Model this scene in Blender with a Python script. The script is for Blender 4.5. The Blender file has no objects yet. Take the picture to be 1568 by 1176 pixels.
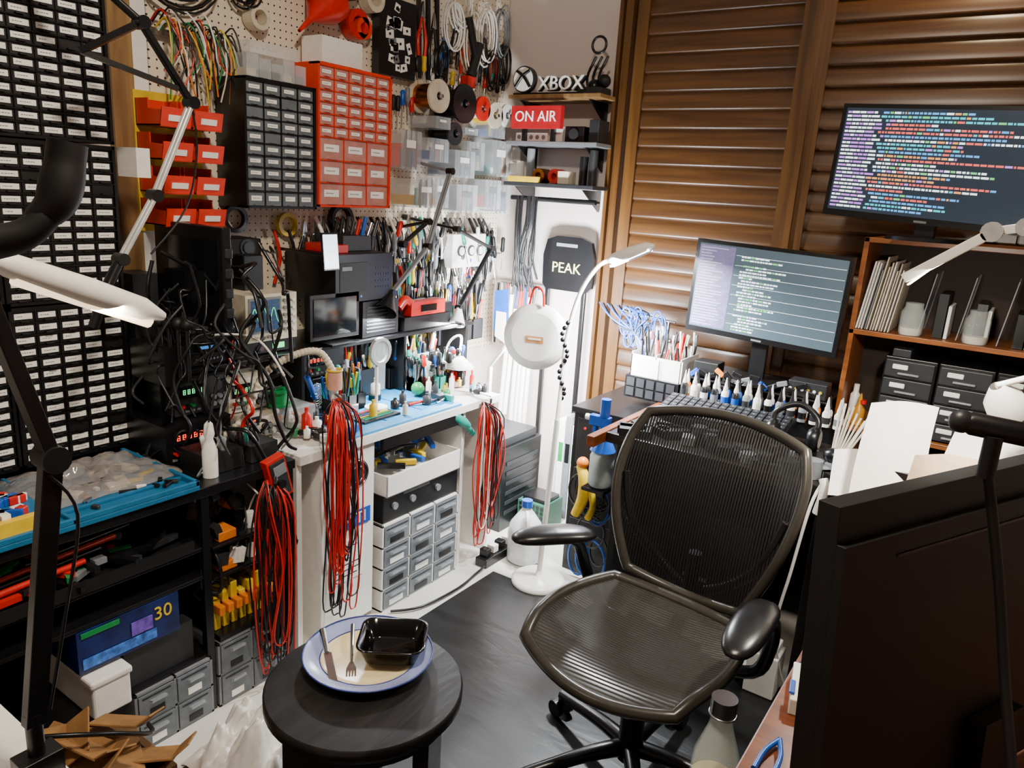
import bpy, math, random
from mathutils import Vector, Matrix, noise
rnd=random.Random(7)
V=Vector
# ---------------------------------------------------------------- materials
def lin(h):
    h=h.lstrip('#'); c=[int(h[i:i+2],16)/255 for i in (0,2,4)]
    return tuple((x/12.92 if x<=.04045 else ((x+.055)/1.055)**2.4) for x in c)+(1,)
MC={}
def mat(name,col='#888888',rough=.5,metal=0,emit=0,trans=0,alpha=1,var=.12,scale=30,bump=0,coat=0):
    if name in MC: return MC[name]
    m=bpy.data.materials.new(name); m.use_nodes=True; nt=m.node_tree; p=nt.nodes['Principled BSDF']
    c=lin(col); p.inputs['Roughness'].default_value=rough; p.inputs['Metallic'].default_value=metal
    p.inputs['Transmission Weight'].default_value=trans; p.inputs['Alpha'].default_value=alpha
    p.inputs['Coat Weight'].default_value=coat
    tc=nt.nodes.new('ShaderNodeTexCoord'); no=nt.nodes.new('ShaderNodeTexNoise'); no.inputs['Scale'].default_value=scale; no.inputs['Detail'].default_value=3
    nt.links.new(tc.outputs['Object'],no.inputs['Vector'])
    r=nt.nodes.new('ShaderNodeValToRGB'); r.color_ramp.elements[0].position=.3; r.color_ramp.elements[1].position=.7
    r.color_ramp.elements[0].color=tuple(x*(1-var) for x in c[:3])+(1,); r.color_ramp.elements[1].color=tuple(min(1,x*(1+var)) for x in c[:3])+(1,)
    nt.links.new(no.outputs['Fac'],r.inputs['Fac']); nt.links.new(r.outputs['Color'],p.inputs['Base Color'])
    if emit:
        p.inputs['Emission Color'].default_value=c; p.inputs['Emission Strength'].default_value=emit
    if bump:
        b=nt.nodes.new('ShaderNodeBump'); b.inputs['Strength'].default_value=bump; b.inputs['Distance'].default_value=.002
        nt.links.new(no.outputs['Fac'],b.inputs['Height']); nt.links.new(b.outputs['Normal'],p.inputs['Normal'])
    MC[name]=m; return m
def wood(name,c1,c2,sc=(2,30,30),rough=.35,bump=.15):
    m=bpy.data.materials.new(name); m.use_nodes=True; nt=m.node_tree; p=nt.nodes['Principled BSDF']
    p.inputs['Roughness'].default_value=rough
    tc=nt.nodes.new('ShaderNodeTexCoord'); mp=nt.nodes.new('ShaderNodeMapping'); mp.inputs['Scale'].default_value=sc
    no=nt.nodes.new('ShaderNodeTexNoise'); no.inputs['Scale'].default_value=1.5; no.inputs['Detail'].default_value=6; no.inputs['Distortion'].default_value=.6
    nt.links.new(tc.outputs['Object'],mp.inputs['Vector']); nt.links.new(mp.outputs['Vector'],no.inputs['Vector'])
    r=nt.nodes.new('ShaderNodeValToRGB'); r.color_ramp.elements[0].position=.35; r.color_ramp.elements[1].position=.68
    r.color_ramp.elements[0].color=lin(c1); r.color_ramp.elements[1].color=lin(c2)
    nt.links.new(no.outputs['Fac'],r.inputs['Fac']); nt.links.new(r.outputs['Color'],p.inputs['Base Color'])
    b=nt.nodes.new('ShaderNodeBump'); b.inputs['Strength'].default_value=bump; b.inputs['Distance'].default_value=.003
    nt.links.new(no.outputs['Fac'],b.inputs['Height']); nt.links.new(b.outputs['Normal'],p.inputs['Normal'])
    MC[name]=m; return m
def pegmat():
    m=bpy.data.materials.new('pegboard'); m.use_nodes=True; nt=m.node_tree; p=nt.nodes['Principled BSDF']; p.inputs['Roughness'].default_value=.5
    tc=nt.nodes.new('ShaderNodeTexCoord'); vo=nt.nodes.new('ShaderNodeTexVoronoi'); vo.inputs['Randomness'].default_value=0; vo.inputs['Scale'].default_value=1
    mp=nt.nodes.new('ShaderNodeMapping'); mp.inputs['Scale'].default_value=(0,1/.0254,1/.0254)
    nt.links.new(tc.outputs['Object'],mp.inputs['Vector']); nt.links.new(mp.outputs['Vector'],vo.inputs['Vector'])
    lt=nt.nodes.new('ShaderNodeMath'); lt.operation='LESS_THAN'; lt.inputs[1].default_value=.13
    nt.links.new(vo.outputs['Distance'],lt.inputs[0])
    mx=nt.nodes.new('ShaderNodeMixRGB'); mx.inputs[1].default_value=lin('#e6d8c2'); mx.inputs[2].default_value=lin('#2a211a')
    nt.links.new(lt.outputs[0],mx.inputs[0]); nt.links.new(mx.outputs[0],p.inputs['Base Color']); return m
def stripemesh(name,axis,pitch,duty,col='#0c0c0d',rough=.38):
    m=bpy.data.materials.new(name); m.use_nodes=True; nt=m.node_tree; p=nt.nodes['Principled BSDF']
    p.inputs['Base Color'].default_value=lin(col); p.inputs['Roughness'].default_value=rough
    tc=nt.nodes.new('ShaderNodeTexCoord'); sx=nt.nodes.new('ShaderNodeSeparateXYZ'); nt.links.new(tc.outputs['Object'],sx.inputs[0])
    mu=nt.nodes.new('ShaderNodeMath'); mu.operation='MULTIPLY'; mu.inputs[1].default_value=1/pitch; nt.links.new(sx.outputs[axis],mu.inputs[0])
    fr=nt.nodes.new('ShaderNodeMath'); fr.operation='FRACT'; nt.links.new(mu.outputs[0],fr.inputs[0])
    gt=nt.nodes.new('ShaderNodeMath'); gt.operation='GREATER_THAN'; gt.inputs[1].default_value=duty; nt.links.new(fr.outputs[0],gt.inputs[0])
    nt.links.new(gt.outputs[0],p.inputs['Alpha'])
    pp=nt.nodes.new('ShaderNodeMath'); pp.operation='PINGPONG'; pp.inputs[1].default_value=.5; nt.links.new(mu.outputs[0],pp.inputs[0])
    b=nt.nodes.new('ShaderNodeBump'); b.inputs['Strength'].default_value=.9; b.inputs['Distance'].default_value=.004
    nt.links.new(pp.outputs[0],b.inputs['Height']); nt.links.new(b.outputs['Normal'],p.inputs['Normal'])
    return m
BLK=mat('black_plastic','#111113',.3); BLKM=mat('black_matte','#0b0b0c',.55); DGY=mat('dark_grey','#28292c',.42); GRY=mat('grey_plastic','#777a7e',.35)
WHT=mat('white_plastic','#eeebe4',.3,var=.04); LBL=mat('label_white','#faf8f2',.55,var=.03); RED=mat('red_plastic','#c41c12',.28); ORG=mat('orange_red_plastic','#e03616',.3,var=.06)
YEL=mat('yellow_plastic','#dcb81e',.3); BLU=mat('blue_plastic','#1450b0',.28); LBLU=mat('blue_silicone','#1e8cc4',.5); GRN=mat('green_plastic','#1c8444',.3)
TEAL=mat('teal_plastic','#148a7a',.3); ORA=mat('orange_plastic','#e07a1c',.3); STL=mat('steel','#c4c7c9',.2,1); SIL=mat('silver_paint','#c9c9c6',.3,.4)
CLR=mat('clear_plastic','#dbe2e6',.08,alpha=.34,var=.05); SMK=mat('smoked_drawer','#7b838a',.15,alpha=.75); BEI=mat('beige_metal','#d4c9b2',.4); PAP=mat('paper','#f6f3ee',.8,var=.03)
CAR=mat('cardboard','#8f6638',.85,var=.25,scale=18,bump=.3); COP=mat('copper','#b0672c',.25,1); SCRD=mat('screen_dark','#101418',.08); WOODL=wood('pale_wood','#7a5a36','#9c7a4c',(20,20,2),.5)
SHUT=wood('shutter_wood','#3c2410','#55371a',(1.2,25,25),.32,.05); SHUTV=wood('shutter_wood_upright','#482c12','#61411c',(25,25,1.2),.3,.05)
DESK=wood('desk_wood','#5e2e14','#82441e',(2,25,25),.35); DARKD=wood('dark_desk_top','#14110f','#231c17',(2,25,25),.35); CASE=wood('bookcase_wood','#784218','#9c5a26',(3,25,25),.35)
BWOOD=wood('black_wood','#090909','#1e1c1c',(16,2.5,16),.42,.9); MATF=wood('floor_black_mat','#090a0b','#1f2123',(3,9,3),.36,.9)
FLR=mat('floor_light_tile','#d8d5cd',.3,var=.05,scale=4); WALLM=mat('wall_paint','#ddd0ca',.8,var=.03,scale=3); CEIL=mat('ceiling_paint','#d8d4cc',.9,var=.02)
PEG=pegmat(); GLS=mat('clear_glass','#e8f2ee',.03,alpha=.25,var=.02,coat=.5)
LEDR=mat('led_digits_red','#ff3018',.4,emit=2.5); LEDG=mat('led_digits_green','#58e888',.4,emit=1.8); LCDB=mat('lcd_backlit_blue','#3c78c8',.3,emit=.9)
WIRES=[RED,BLK,RED,BLKM]
# ---------------------------------------------------------------- mesh builder
def cr(pts,k=6):
    pts=[V(p) for p in pts]
    if len(pts)<3: return pts
    o=[]
    for i in range(len(pts)-1):
        a=pts[max(i-1,0)];b=pts[i];c=pts[i+1];d=pts[min(i+2,len(pts)-1)]
        for j in range(k):
            t=j/k
            o.append(.5*((2*b)+(c-a)*t+(2*a-5*b+4*c-d)*t*t+(3*b-a-3*c+d)*t**3))
    o.append(pts[-1]); return o
class MB:
    def __init__(s,name): s.name=name; s.v=[];s.f=[];s.mi=[];s.sm=[];s.mats=[];s.M=Matrix()
    def add(s,vs,fs,m,smooth=False):
        b=len(s.v); s.v+= [tuple(s.M@V(p)) for p in vs]
        if m not in s.mats: s.mats.append(m)
        k=s.mats.index(m)
        for f in fs: s.f.append([b+i for i in f]); s.mi.append(k); s.sm.append(smooth)
    def box(s,x0,x1,y0,y1,z0,z1,m):
        s.add([(x0,y0,z0),(x1,y0,z0),(x1,y1,z0),(x0,y1,z0),(x0,y0,z1),(x1,y0,z1),(x1,y1,z1),(x0,y1,z1)],
              [(0,3,2,1),(4,5,6,7),(0,1,5,4),(1,2,6,5),(2,3,7,6),(3,0,4,7)],m)
    def boxr(s,c,d,m,R):
        vs=[]
        for z in(-1,1):
            for x,y in((-1,-1),(1,-1),(1,1),(-1,1)): vs.append(V(c)+R@V((x*d[0]/2,y*d[1]/2,z*d[2]/2)))
        s.add(vs,[(0,3,2,1),(4,5,6,7),(0,1,5,4),(1,2,6,5),(2,3,7,6),(3,0,4,7)],m)
    def bar(s,p0,p1,w,h,m,up=(0,0,1)):
        p0=V(p0);p1=V(p1);d=(p1-p0); L=d.length; d.normalize(); u=V(up)
        if abs(d.dot(u))>.98: u=V((1,0,0))
        sd=d.cross(u).normalized(); uu=sd.cross(d)
        R=Matrix((d,sd,uu)).transposed(); s.boxr((p0+p1)/2,(L,w,h),m,R)
    def cyl(s,p0,p1,r,m,r1=None,n=14,smooth=True):
        s.lathe2(p0,p1,[(r,0),(r if r1 is None else r1,1)],m,n)
    def lathe2(s,p0,p1,prof,m,n=16,cap=True):
        p0=V(p0);p1=V(p1);d=p1-p0;L=d.length;d.normalize();u=V((0,0,1)) if abs(d.z)<.95 else V((1,0,0))
        a=d.cross(u).normalized();b=d.cross(a)
        vs=[];fs=[]
        for r,t in prof:
            for i in range(n):
                an=2*math.pi*i/n; vs.append(p0+d*(L*t)+(a*math.cos(an)+b*math.sin(an))*r)
        for k in range(len(prof)-1):
            for i in range(n):
                j=(i+1)%n; fs.append((k*n+i,(k+1)*n+i,(k+1)*n+j,k*n+j))
        s.add(vs,fs,m,True)
        if cap:
            for k,rev in((0,False),(len(prof)-1,True)):
                if prof[k][0]>1e-5:
                    ring=vs[k*n:(k+1)*n]; f=list(range(n)); s.add(ring,[tuple(f if not rev else f[::-1])],m)
    def lathe(s,c,prof,m,n=24,cap=True):
        s.lathe2((c[0],c[1],c[2]),(c[0],c[1],c[2]+1),prof,m,n,cap)
    def tube(s,pts,r,m,n=6,k=5,closed=False,raw=False):
        P=[V(p) for p in pts] if raw else cr(pts,k)
        N=len(P); vs=[];fs=[]; pa=None
        for i,p in enumerate(P):
            if closed: t=(P[(i+1)%N]-P[i-1])
            else: t=(P[min(i+1,N-1)]-P[max(i-1,0)])
            if t.length<1e-9: t=V((0,0,1))
            t.normalize()
            if pa is None:
                u=V((0,0,1)) if abs(t.z)<.9 else V((1,0,0)); a=t.cross(u).normalized()
            else: a=(pa-t*pa.dot(t)); a=a.normalized() if a.length>1e-6 else t.orthogonal().normalized()
            pa=a; b=t.cross(a); rr=r(i/(N-1)) if callable(r) else r
            for q in range(n):
                an=2*math.pi*q/n; vs.append(p+(a*math.cos(an)+b*math.sin(an))*rr)
        for i in range(N if closed else N-1):
            for q in range(n):
                w=(q+1)%n; i2=(i+1)%N; fs.append((i*n+q,i*n+w,i2*n+w,i2*n+q))
        s.add(vs,fs,m,True)
        if not closed: s.add(vs[:n],[tuple(range(n))[::-1]],m); s.add(vs[-n:],[tuple(range(n))],m)
    def ring(s,c,R,r,m,ax='z',n=24,k=8,sx=1,sy=1):
        c=V(c);P=[]
        for i in range(n):
            a=2*math.pi*i/n; x=R*sx*math.cos(a);y=R*sy*math.sin(a)
            P.append(c+(V((x,y,0)) if ax=='z' else V((0,x,y)) if ax=='x' else V((x,0,y))))
        s.tube(P,r,m,k,closed=True,raw=True)
    def annulus(s,c,ro,ri,h,m,ax='x',n=24):
        vs=[];fs=[]
        for i in range(n):
            a=2*math.pi*i/n
            for (r,t) in((ro,0),(ro,h),(ri,h),(ri,0)):
                x=r*math.cos(a);y=r*math.sin(a); p=(t,x,y) if ax=='x' else (x,t,y) if ax=='y' else (x,y,t)
                vs.append(V(c)+V(p))
        for i in range(n):
            j=(i+1)%n
            for q in range(4): fs.append((i*4+q,j*4+q,j*4+(q+1)%4,i*4+(q+1)%4))
        s.add(vs,fs,m,False)
    def prism(s,poly,ax,a,b,m,smooth=False):
        n=len(poly)
        def p3(p,t): return (t,p[0],p[1]) if ax=='x' else (p[0],t,p[1]) if ax=='y' else (p[0],p[1],t)
        vs=[p3(p,a) for p in poly]+[p3(p,b) for p in poly]
        s.add(vs,[tuple(range(n))[::-1],tuple(range(n,2*n))],m); s.add(vs,[(i,(i+1)%n,n+(i+1)%n,n+i) for i in range(n)],m,smooth)
    def sph(s,c,r,m,n=12,sc=(1,1,1)):
        vs=[];fs=[];h=n//2+1
        for i in range(h+1):
            t=math.pi*i/h
            for j in range(n):
                a=2*math.pi*j/n; vs.append((c[0]+r*sc[0]*math.sin(t)*math.cos(a),c[1]+r*sc[1]*math.sin(t)*math.sin(a),c[2]+r*sc[2]*math.cos(t)))
        for i in range(h):
            for j in range(n): fs.append((i*n+j,(i+1)*n+j,(i+1)*n+(j+1)%n,i*n+(j+1)%n))
        s.add(vs,fs,m,True)
    def grid(s,fn,nu,nv,m):
        vs=[V(fn(i/nu,j/nv)) for j in range(nv+1) for i in range(nu+1)]
        s.add(vs,[(j*(nu+1)+i,j*(nu+1)+i+1,(j+1)*(nu+1)+i+1,(j+1)*(nu+1)+i) for j in range(nv) for i in range(nu)],m,True)
    def text(s,body,loc,size,m,face='-y',ext=.001,align='CENTER'):
        c=bpy.data.curves.new('t','FONT'); c.body=body; c.size=size; c.extrude=ext; c.align_x=align; c.align_y='CENTER'; c.resolution_u=3
        o=bpy.data.objects.new('t',c); bpy.context.collection.objects.link(o); dg=bpy.context.evaluated_depsgraph_get()
        me=bpy.data.meshes.new_from_object(o.evaluated_get(dg))
        R={'-y':Matrix.Rotation(math.pi/2,4,'X'),'+x':Matrix.Rotation(math.pi/2,4,'Z')@Matrix.Rotation(math.pi/2,4,'X'),'z':Matrix()}[face]
        T=Matrix.Translation(loc)@R
        s.add([T@v.co for v in me.vertices],[tuple(p.vertices) for p in me.polygons],m)
        bpy.data.objects.remove(o); bpy.data.meshes.remove(me)
    def done(s,bevel=0):
        me=bpy.data.meshes.new(s.name); me.from_pydata(s.v,[],s.f)
        for m in s.mats: me.materials.append(m)
        me.polygons.foreach_set('material_index',s.mi); me.polygons.foreach_set('use_smooth',s.sm); me.update()
        o=bpy.data.objects.new(s.name,me); bpy.context.collection.objects.link(o)
        if bevel:
            b=o.modifiers.new('bevel','BEVEL'); b.width=bevel; b.segments=2; b.limit_method='ANGLE'; b.angle_limit=math.radians(50)
        return o
# ---------------------------------------------------------------- camera
f=1150.
n=V((-280,4450,1150)).normalized(); a=V((816,-253,1150)); a=(a-n*a.dot(n)).normalized(); b=n.cross(a)
if b.x<0: b=-b
cam=bpy.data.cameras.new('camera'); co=bpy.data.objects.new('camera',cam); bpy.context.collection.objects.link(co); bpy.context.scene.camera=co
Mr=Matrix((V((b.x,a.x,-n.x)),-V((b.y,a.y,-n.y)),-V((b.z,a.z,-n.z)))).transposed()
co.matrix_world=Matrix.Translation((0,0,1.6))@Mr.to_4x4(); cam.lens=f/1568*36; cam.sensor_width=36; cam.clip_start=.05
# ---------------------------------------------------------------- room shell
WL=-2.42; YB=3.35; XR=1.5; YN=-1.2; HC=2.75
def shell(name,*b,m): o=MB(name); o.box(*b,m); return o.done()
shell('floor',WL-.1,XR+.1,YN-.1,YB+.1,-.1,0,m=FLR)
shell('ceiling',WL-.1,XR+.1,YN-.1,YB+.1,HC,HC+.1,m=CEIL)
shell('wall_left',WL-.1,WL,YN-.1,YB+.1,0,HC,m=WALLM)
shell('wall_back',WL,XR,YB,YB+.1,0,HC,m=WALLM)
shell('wall_right',XR,XR+.1,YN-.1,YB+.1,0,HC,m=WALLM)
shell('wall_front',WL,XR,YN-.1,YN,0,HC,m=WALLM)
shell('floor_mat',-1.66,XR-.05,-.6,2.42,0,.006,m=MATF)
shell('pegboard_panel',-2.418,-2.402,1.42,3.34,.75,2.74,m=PEG)
o=MB('wall_batten'); o.box(-2.418,-2.385,1.29,1.36,.75,2.74,WOODL); o.box(-2.418,-2.39,1.362,1.41,.75,2.74,WHT); o.done()
o=MB('window_shutters'); yf=3.345
LOUV=[(3.328,-.006),(3.313,-.004),(3.308,.001),(3.307,.008),(3.310,.030),(3.314,.055),(3.319,.074),(3.324,.079),(3.332,.080),(3.334,.05),(3.334,.0)]
def panel(x0,x1):
    st=.055
    o.box(x0,x0+st,3.295,yf,.5,2.72,SHUTV); o.box(x1-st,x1,3.295,yf,.5,2.72,SHUTV)
    o.box(x0+st,x1-st,3.30,yf,.5,.62,SHUT); o.box(x0+st,x1-st,3.30,yf,2.63,2.72,SHUT)
    z=.64
    while z<2.6:
        o.prism([(y,z+h) for y,h in LOUV],'x',x0+st,x1-st,SHUT,True); z+=.0795
for xx in(-1.74,-1.715,-1.69): o.box(xx,xx+.018,3.27 if xx!=-1.715 else 3.285,yf,.4,2.74,SHUTV)
panel(-1.66,-.88); panel(-.87,-.07); panel(-.06,.74)
o.box(-.885,-.86,3.28,yf,.5,2.72,SHUTV)
o.done()
# ---------------------------------------------------------------- organisers
def organiser(name,xf,y0,y1,z0,z1,spec,frame,drawer,lab=True,xb=-2.4,lw=.62,lh=.4,txt=GRY):
    o=MB(name); t=.008
    o.box(xb,xf-.05,y0,y1,z0,z1,frame)
    o.box(xf-.05,xf,y0,y0+t,z0,z1,frame); o.box(xf-.05,xf,y1-t,y1,z0,z1,frame); o.box(xf-.05,xf,y0,y1,z0,z0+t,frame); o.box(xf-.05,xf,y0,y1,z1-t,z1,frame)
    tot=sum(h for _,h in spec); z=z1-t; H=z1-z0-2*t
    for nc,h in spec:
        hh=H*h/tot; w=(y1-y0-2*t)/nc
        o.box(xf-.045,xf-.002,y0+t,y1-t,z-.0035,z,frame)
        for c in range(nc):
            a=y0+t+c*w+.002; b_=a+w-.004; zz=z-hh+.001; zt=z-.004
            if c: o.box(xf-.045,xf-.003,a-.0035,a-.0005,zz,zt,frame)
            j=rnd.uniform(-.004,.004) if rnd.random()<.15 else 0
            o.box(xf-.045,xf-.008+j,a,b_,zz,zt,drawer)
            o.box(xf-.008+j,xf+.006+j,a+.3*w,b_-.3*w,zz+.001,zz+.004,drawer)
            if lab and rnd.random()<.97:
                m_=(a+b_)/2; dw=(b_-a)*lw/2; hz=(zt-zz)*lh/2; mz=(zz+zt)/2+hz*.2
                o.box(xf-.007+j,xf-.0055+j,m_-dw,m_+dw,mz-hz,mz+hz,LBL)
                yy=m_-dw*.75
                while yy<m_+dw*rnd.uniform(-.1,.7):
                    L=rnd.uniform(.002,.006); o.box(xf-.0056+j,xf-.005+j,yy,yy+L,mz-hz*.14,mz+hz*.14,txt); yy+=L+.002
        z-=hh
    return o.done()
for (ya,yb) in((.87,1.185),(.55,.865),(.23,.545)):
    for k,(za,zb) in enumerate(((.765,1.215),(1.22,1.65),(1.655,2.085),(2.09,2.5))):
        organiser('small_parts_drawer_cabinet',-2.2,ya,yb,za,zb,[(5,1)]*13,BLK,BLKM,lw=.80,lh=.54)
organiser('parts_organiser_cabinet',-2.24,1.65,1.955,1.485,1.91,[(4,1)]*9+[(4,1.3)],BLK,SMK,lw=.62,lh=.36)
organiser('parts_organiser_cabinet',-2.24,1.965,2.345,1.495,2.005,[(5,1)]*6+[(3,2)]*3,ORG,mat('red_tint_drawer','#d59a92',.15,alpha=.75),lw=.62,lh=.34)
o=MB('hanging_storage_bins')
for r in range(4):
    for c in range(2):
        y=1.355+c*.11; z=1.425+r*.1
        t=.004; prof=[(-2.38,z),(-2.25,z),(-2.235,z+.045),(-2.31,z+.05),(-2.31,z+.08),(-2.38,z+.08)]
        o.prism(prof,'y',y,y+t,ORG); o.prism(prof,'y',y+.1-t,y+.1,ORG)
        o.box(-2.38,-2.245,y,y+.1,z,z+t,ORG); o.box(-2.38,-2.376,y,y+.1,z,z+.08,ORG)
        o.boxr((-2.242,y+.05,z+.026),(.004,.1,.058),ORG,Matrix.Rotation(.25,3,'Y')); o.boxr((-2.238,y+.05,z+.024),(.003,.055,.018),LBL,Matrix.Rotation(.25,3,'Y'))
        o.box(-2.36,-2.27,y+.01,y+.09,z+.01,z+.035,DGY)
o.box(-2.40,-2.38,1.35,1.58,1.40,1.83,YEL)
o.done()
def roll(o,y,z,ro,ri,h,m,x=-2.39): o.annulus((x,y,z),ro,ri,h,m,'x')
o=MB('clear_component_boxes')
for i in range(5): 
    y=1.67+.05*i; o.box(-2.36,-2.25,y,y+.047,1.913,1.985-.01*(i%3),CLR); o.box(-2.35,-2.26,y+.004,y+.043,1.916,1.94,[BEI,GRY,DGY][i%3])
o.box(-2.37,-2.26,2.0,2.2,2.01,2.10,WHT); o.box(-2.36,-2.27,1.70,1.9,1.99,2.03,CLR)
o.done()
o=MB('hanging_funnel'); o.lathe2((-2.3,1.93,2.1),(-2.33,2.10,2.24),[(.006,0),(.012,.35),(.075,.8),(.08,1.0)],RED,24,False); o.done()
o=MB('hanging_tape_rolls')
for y,z,ro,ri,m in((2.10,2.25,.062,.035,BLKM),(2.10,2.25,.04,.03,WHT),(2.26,2.19,.055,.03,RED),(2.29,2.18,.04,.022,ORG),(2.0,2.3,.05,.03,BLK),(2.35,2.30,.05,.03,BEI),(1.80,2.12,.04,.025,BEI),(2.22,2.31,.045,.03,BLK)): roll(o,y,z,ro,ri,.05,m)
for y,z,ro,m,m2 in((2.66,1.975,.07,BEI,COP),(2.84,1.965,.085,BLK,BLKM),(2.98,1.96,.055,RED,WHT),(3.08,1.94,.06,BEI,YEL),(3.18,1.95,.055,WHT,BLU),(2.78,1.83,.05,DGY,BLK)):
    roll(o,y,z,ro,.018,.012,m,-2.38); roll(o,y,z,ro*.75,.018,.1,m2,-2.37); roll(o,y,z,ro,.018,.012,m,-2.27)
    o.cyl((-2.4,y,z),(-2.24,y,z),.008,STL)
o.done()
o=MB('stickered_tablet_case'); o.box(-2.39,-2.35,2.38,2.60,2.03,2.33,BLK)
for i in range(22):
    y=rnd.uniform(2.40,2.56); z=rnd.uniform(2.05,2.29); o.boxr((-2.349,y+.01,z+.01),(.002,rnd.uniform(.02,.05),rnd.uniform(.015,.045)),rnd.choice([WHT,WHT,PAP,GRY,LBL]),Matrix.Rotation(rnd.uniform(-.4,.4),3,'X')); o.boxr((-2.3478,y+.01,z+.01),(.001,.012,.01),BLK,Matrix.Rotation(.3,3,'X'))
o.done(.003)
def coil(o,x,y,z,R,m,n=4,sy=1,r=.004):
    for i in range(n):
        o.ring((x+i*.008,y+rnd.uniform(-.01,.01),z+rnd.uniform(-.01,.01)),R*rnd.uniform(.85,1.1),r,m,'x',20,6,sy,rnd.uniform(.9,1.2))
o=MB('hanging_cable_coils')
for y,z,R,m,sy in((1.62,2.28,.10,BLK,1),(1.50,2.22,.11,BLK,1.2),(1.86,2.33,.05,BLKM,1),(1.75,2.2,.05,BLK,1),(2.85,2.30,.10,WHT,.6),(2.98,2.26,.12,BEI,.5),(3.10,2.3,.13,WHT,.5),(3.22,2.34,.10,GRY,.5),(2.90,2.40,.10,WHT,.6),(3.16,2.16,.08,BLK,.5),(3.26,2.2,.09,BLK,.4),(2.78,2.14,.06,BLK,.5)): coil(o,-2.37,y,z,R,m,5,sy)
o.done()
o=MB('hanging_test_leads')
for i in range(40):
    y=1.42+i*.0064; m=[RED,BLK,YEL,WHT,GRN,BLK,ORA,BEI,BLK,DGY][i%10]; z=2.02+rnd.uniform(-.03,.03)
    o.tube([(-2.38,y,z),(-2.33,y+.01,z+.03),(-2.31,y+rnd.uniform(0,.06),z-.06),(-2.32,y+rnd.uniform(-.02,.08),z-rnd.uniform(.1,.22))],.003,m,5,4)
o.box(-2.4,-2.37,1.41,1.69,2.0,2.02,STL)
o.done()
def pliers(o,x,y,z,m,L=.17,lean=0):
    for s in(-1,1):
        o.tube([(x,y+s*.006,z),(x,y+s*.016+lean*.3,z-L*.3),(x,y+s*.026+lean*.7,z-L*.6),(x,y+s*.02+lean,z-L)],lambda t:.004+.005*min(1,t*1.6),m,7,4)
        o.prism([(y+s*.001,z+.01),(y+s*.014,z-.005),(y+s*.01,z+.02),(y+s*.002,z+.06)],'x',x-.005,x+.005,STL)
    o.cyl((x-.007,y,z),(x+.008,y,z),.008,STL)
def driver(o,p,d,m,L=.2):
    p=V(p);d=V(d).normalized(); o.lathe2(p,p+d*L*.45,[(.006,0),(.011,.1),(.010,.5),(.012,.85),(.007,1)],m,8); o.cyl(p+d*L*.45,p+d*L,.003,STL,n=6)
COLS=[RED,BLK,BLU,YEL,GRN,TEAL,ORA,GRY,BLK,RED]
DK=[BLK,BLKM,BLK,DGY,RED,BLU,STL,BLK,WHT,GRY,TEAL,BLK,DGY,BLKM,STL,YEL]
o=MB('hanging_hand_tools')
for y in(2.64,2.7,2.76): o.bar((-2.38,y,2.44),(-2.37,y+.01,2.05),.02,.012,[BLK,BLU,RED][int(y*50)%3])
for i in range(9):
    y=2.66+i*.075; pliers(o,-2.37,y,2.30-.03*(i%3),[RED,BLK,BLU,BLK,RED,GRY,BLK,RED,BLK][i],.16)
for i in range(14):
    y=2.63+i*.05; driver(o,(-2.37,y,2.14+rnd.uniform(-.04,.03)),(0,rnd.uniform(-.1,.1),-1),rnd.choice(DK),rnd.uniform(.1,.16))
for i in range(9): driver(o,(-2.37,2.38+i*.028,1.98+rnd.uniform(-.03,.03)),(0,rnd.uniform(-.1,.1),-1),rnd.choice(DK),.14)
for i in range(20):
    y=1.98+i*.066; pliers(o,-2.34-.02*(i%3),y,1.36+rnd.uniform(-.05,.05) if i>8 else 1.38,DK[i%12],.17,rnd.uniform(-.03,.03))
for i in range(60):
    driver(o,(-2.36+rnd.uniform(0,.08),2.25+i*.017,1.36+rnd.uniform(-.14,.10)),(rnd.uniform(-.2,.2),rnd.uniform(-.3,.3),-1),rnd.choice(DK),rnd.uniform(.15,.26))
for i in range(30):
    y=2.05+i*.038; o.tube([(-2.36,y,1.45),(-2.32,y+.01,1.36),(-2.33,y+rnd.uniform(-.05,.05),1.2),(-2.32,y,1.08)],rnd.choice([.003,.005,.008]),rnd.choice([BLK,BLK,DGY,GRY,STL,WHT]),6)
o.box(-2.4,-2.33,2.28,3.3,1.27,1.275,STL)
for i in range(3):
    y=1.86+i*.07; o.tube([(-2.37,y,1.4),(-2.36,y+.02,1.3),(-2.36,y-.01,1.2)],.007,[RED,BLK,STL][i])
roll(o,1.70,1.44,.05,.035,.02,BLK); roll(o,1.93,1.42,.045,.03,.02,YEL); roll(o,2.2,1.44,.06,.045,.03,BLKM)
o.done()
o=MB('hanging_clear_parts_boxes')
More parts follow.
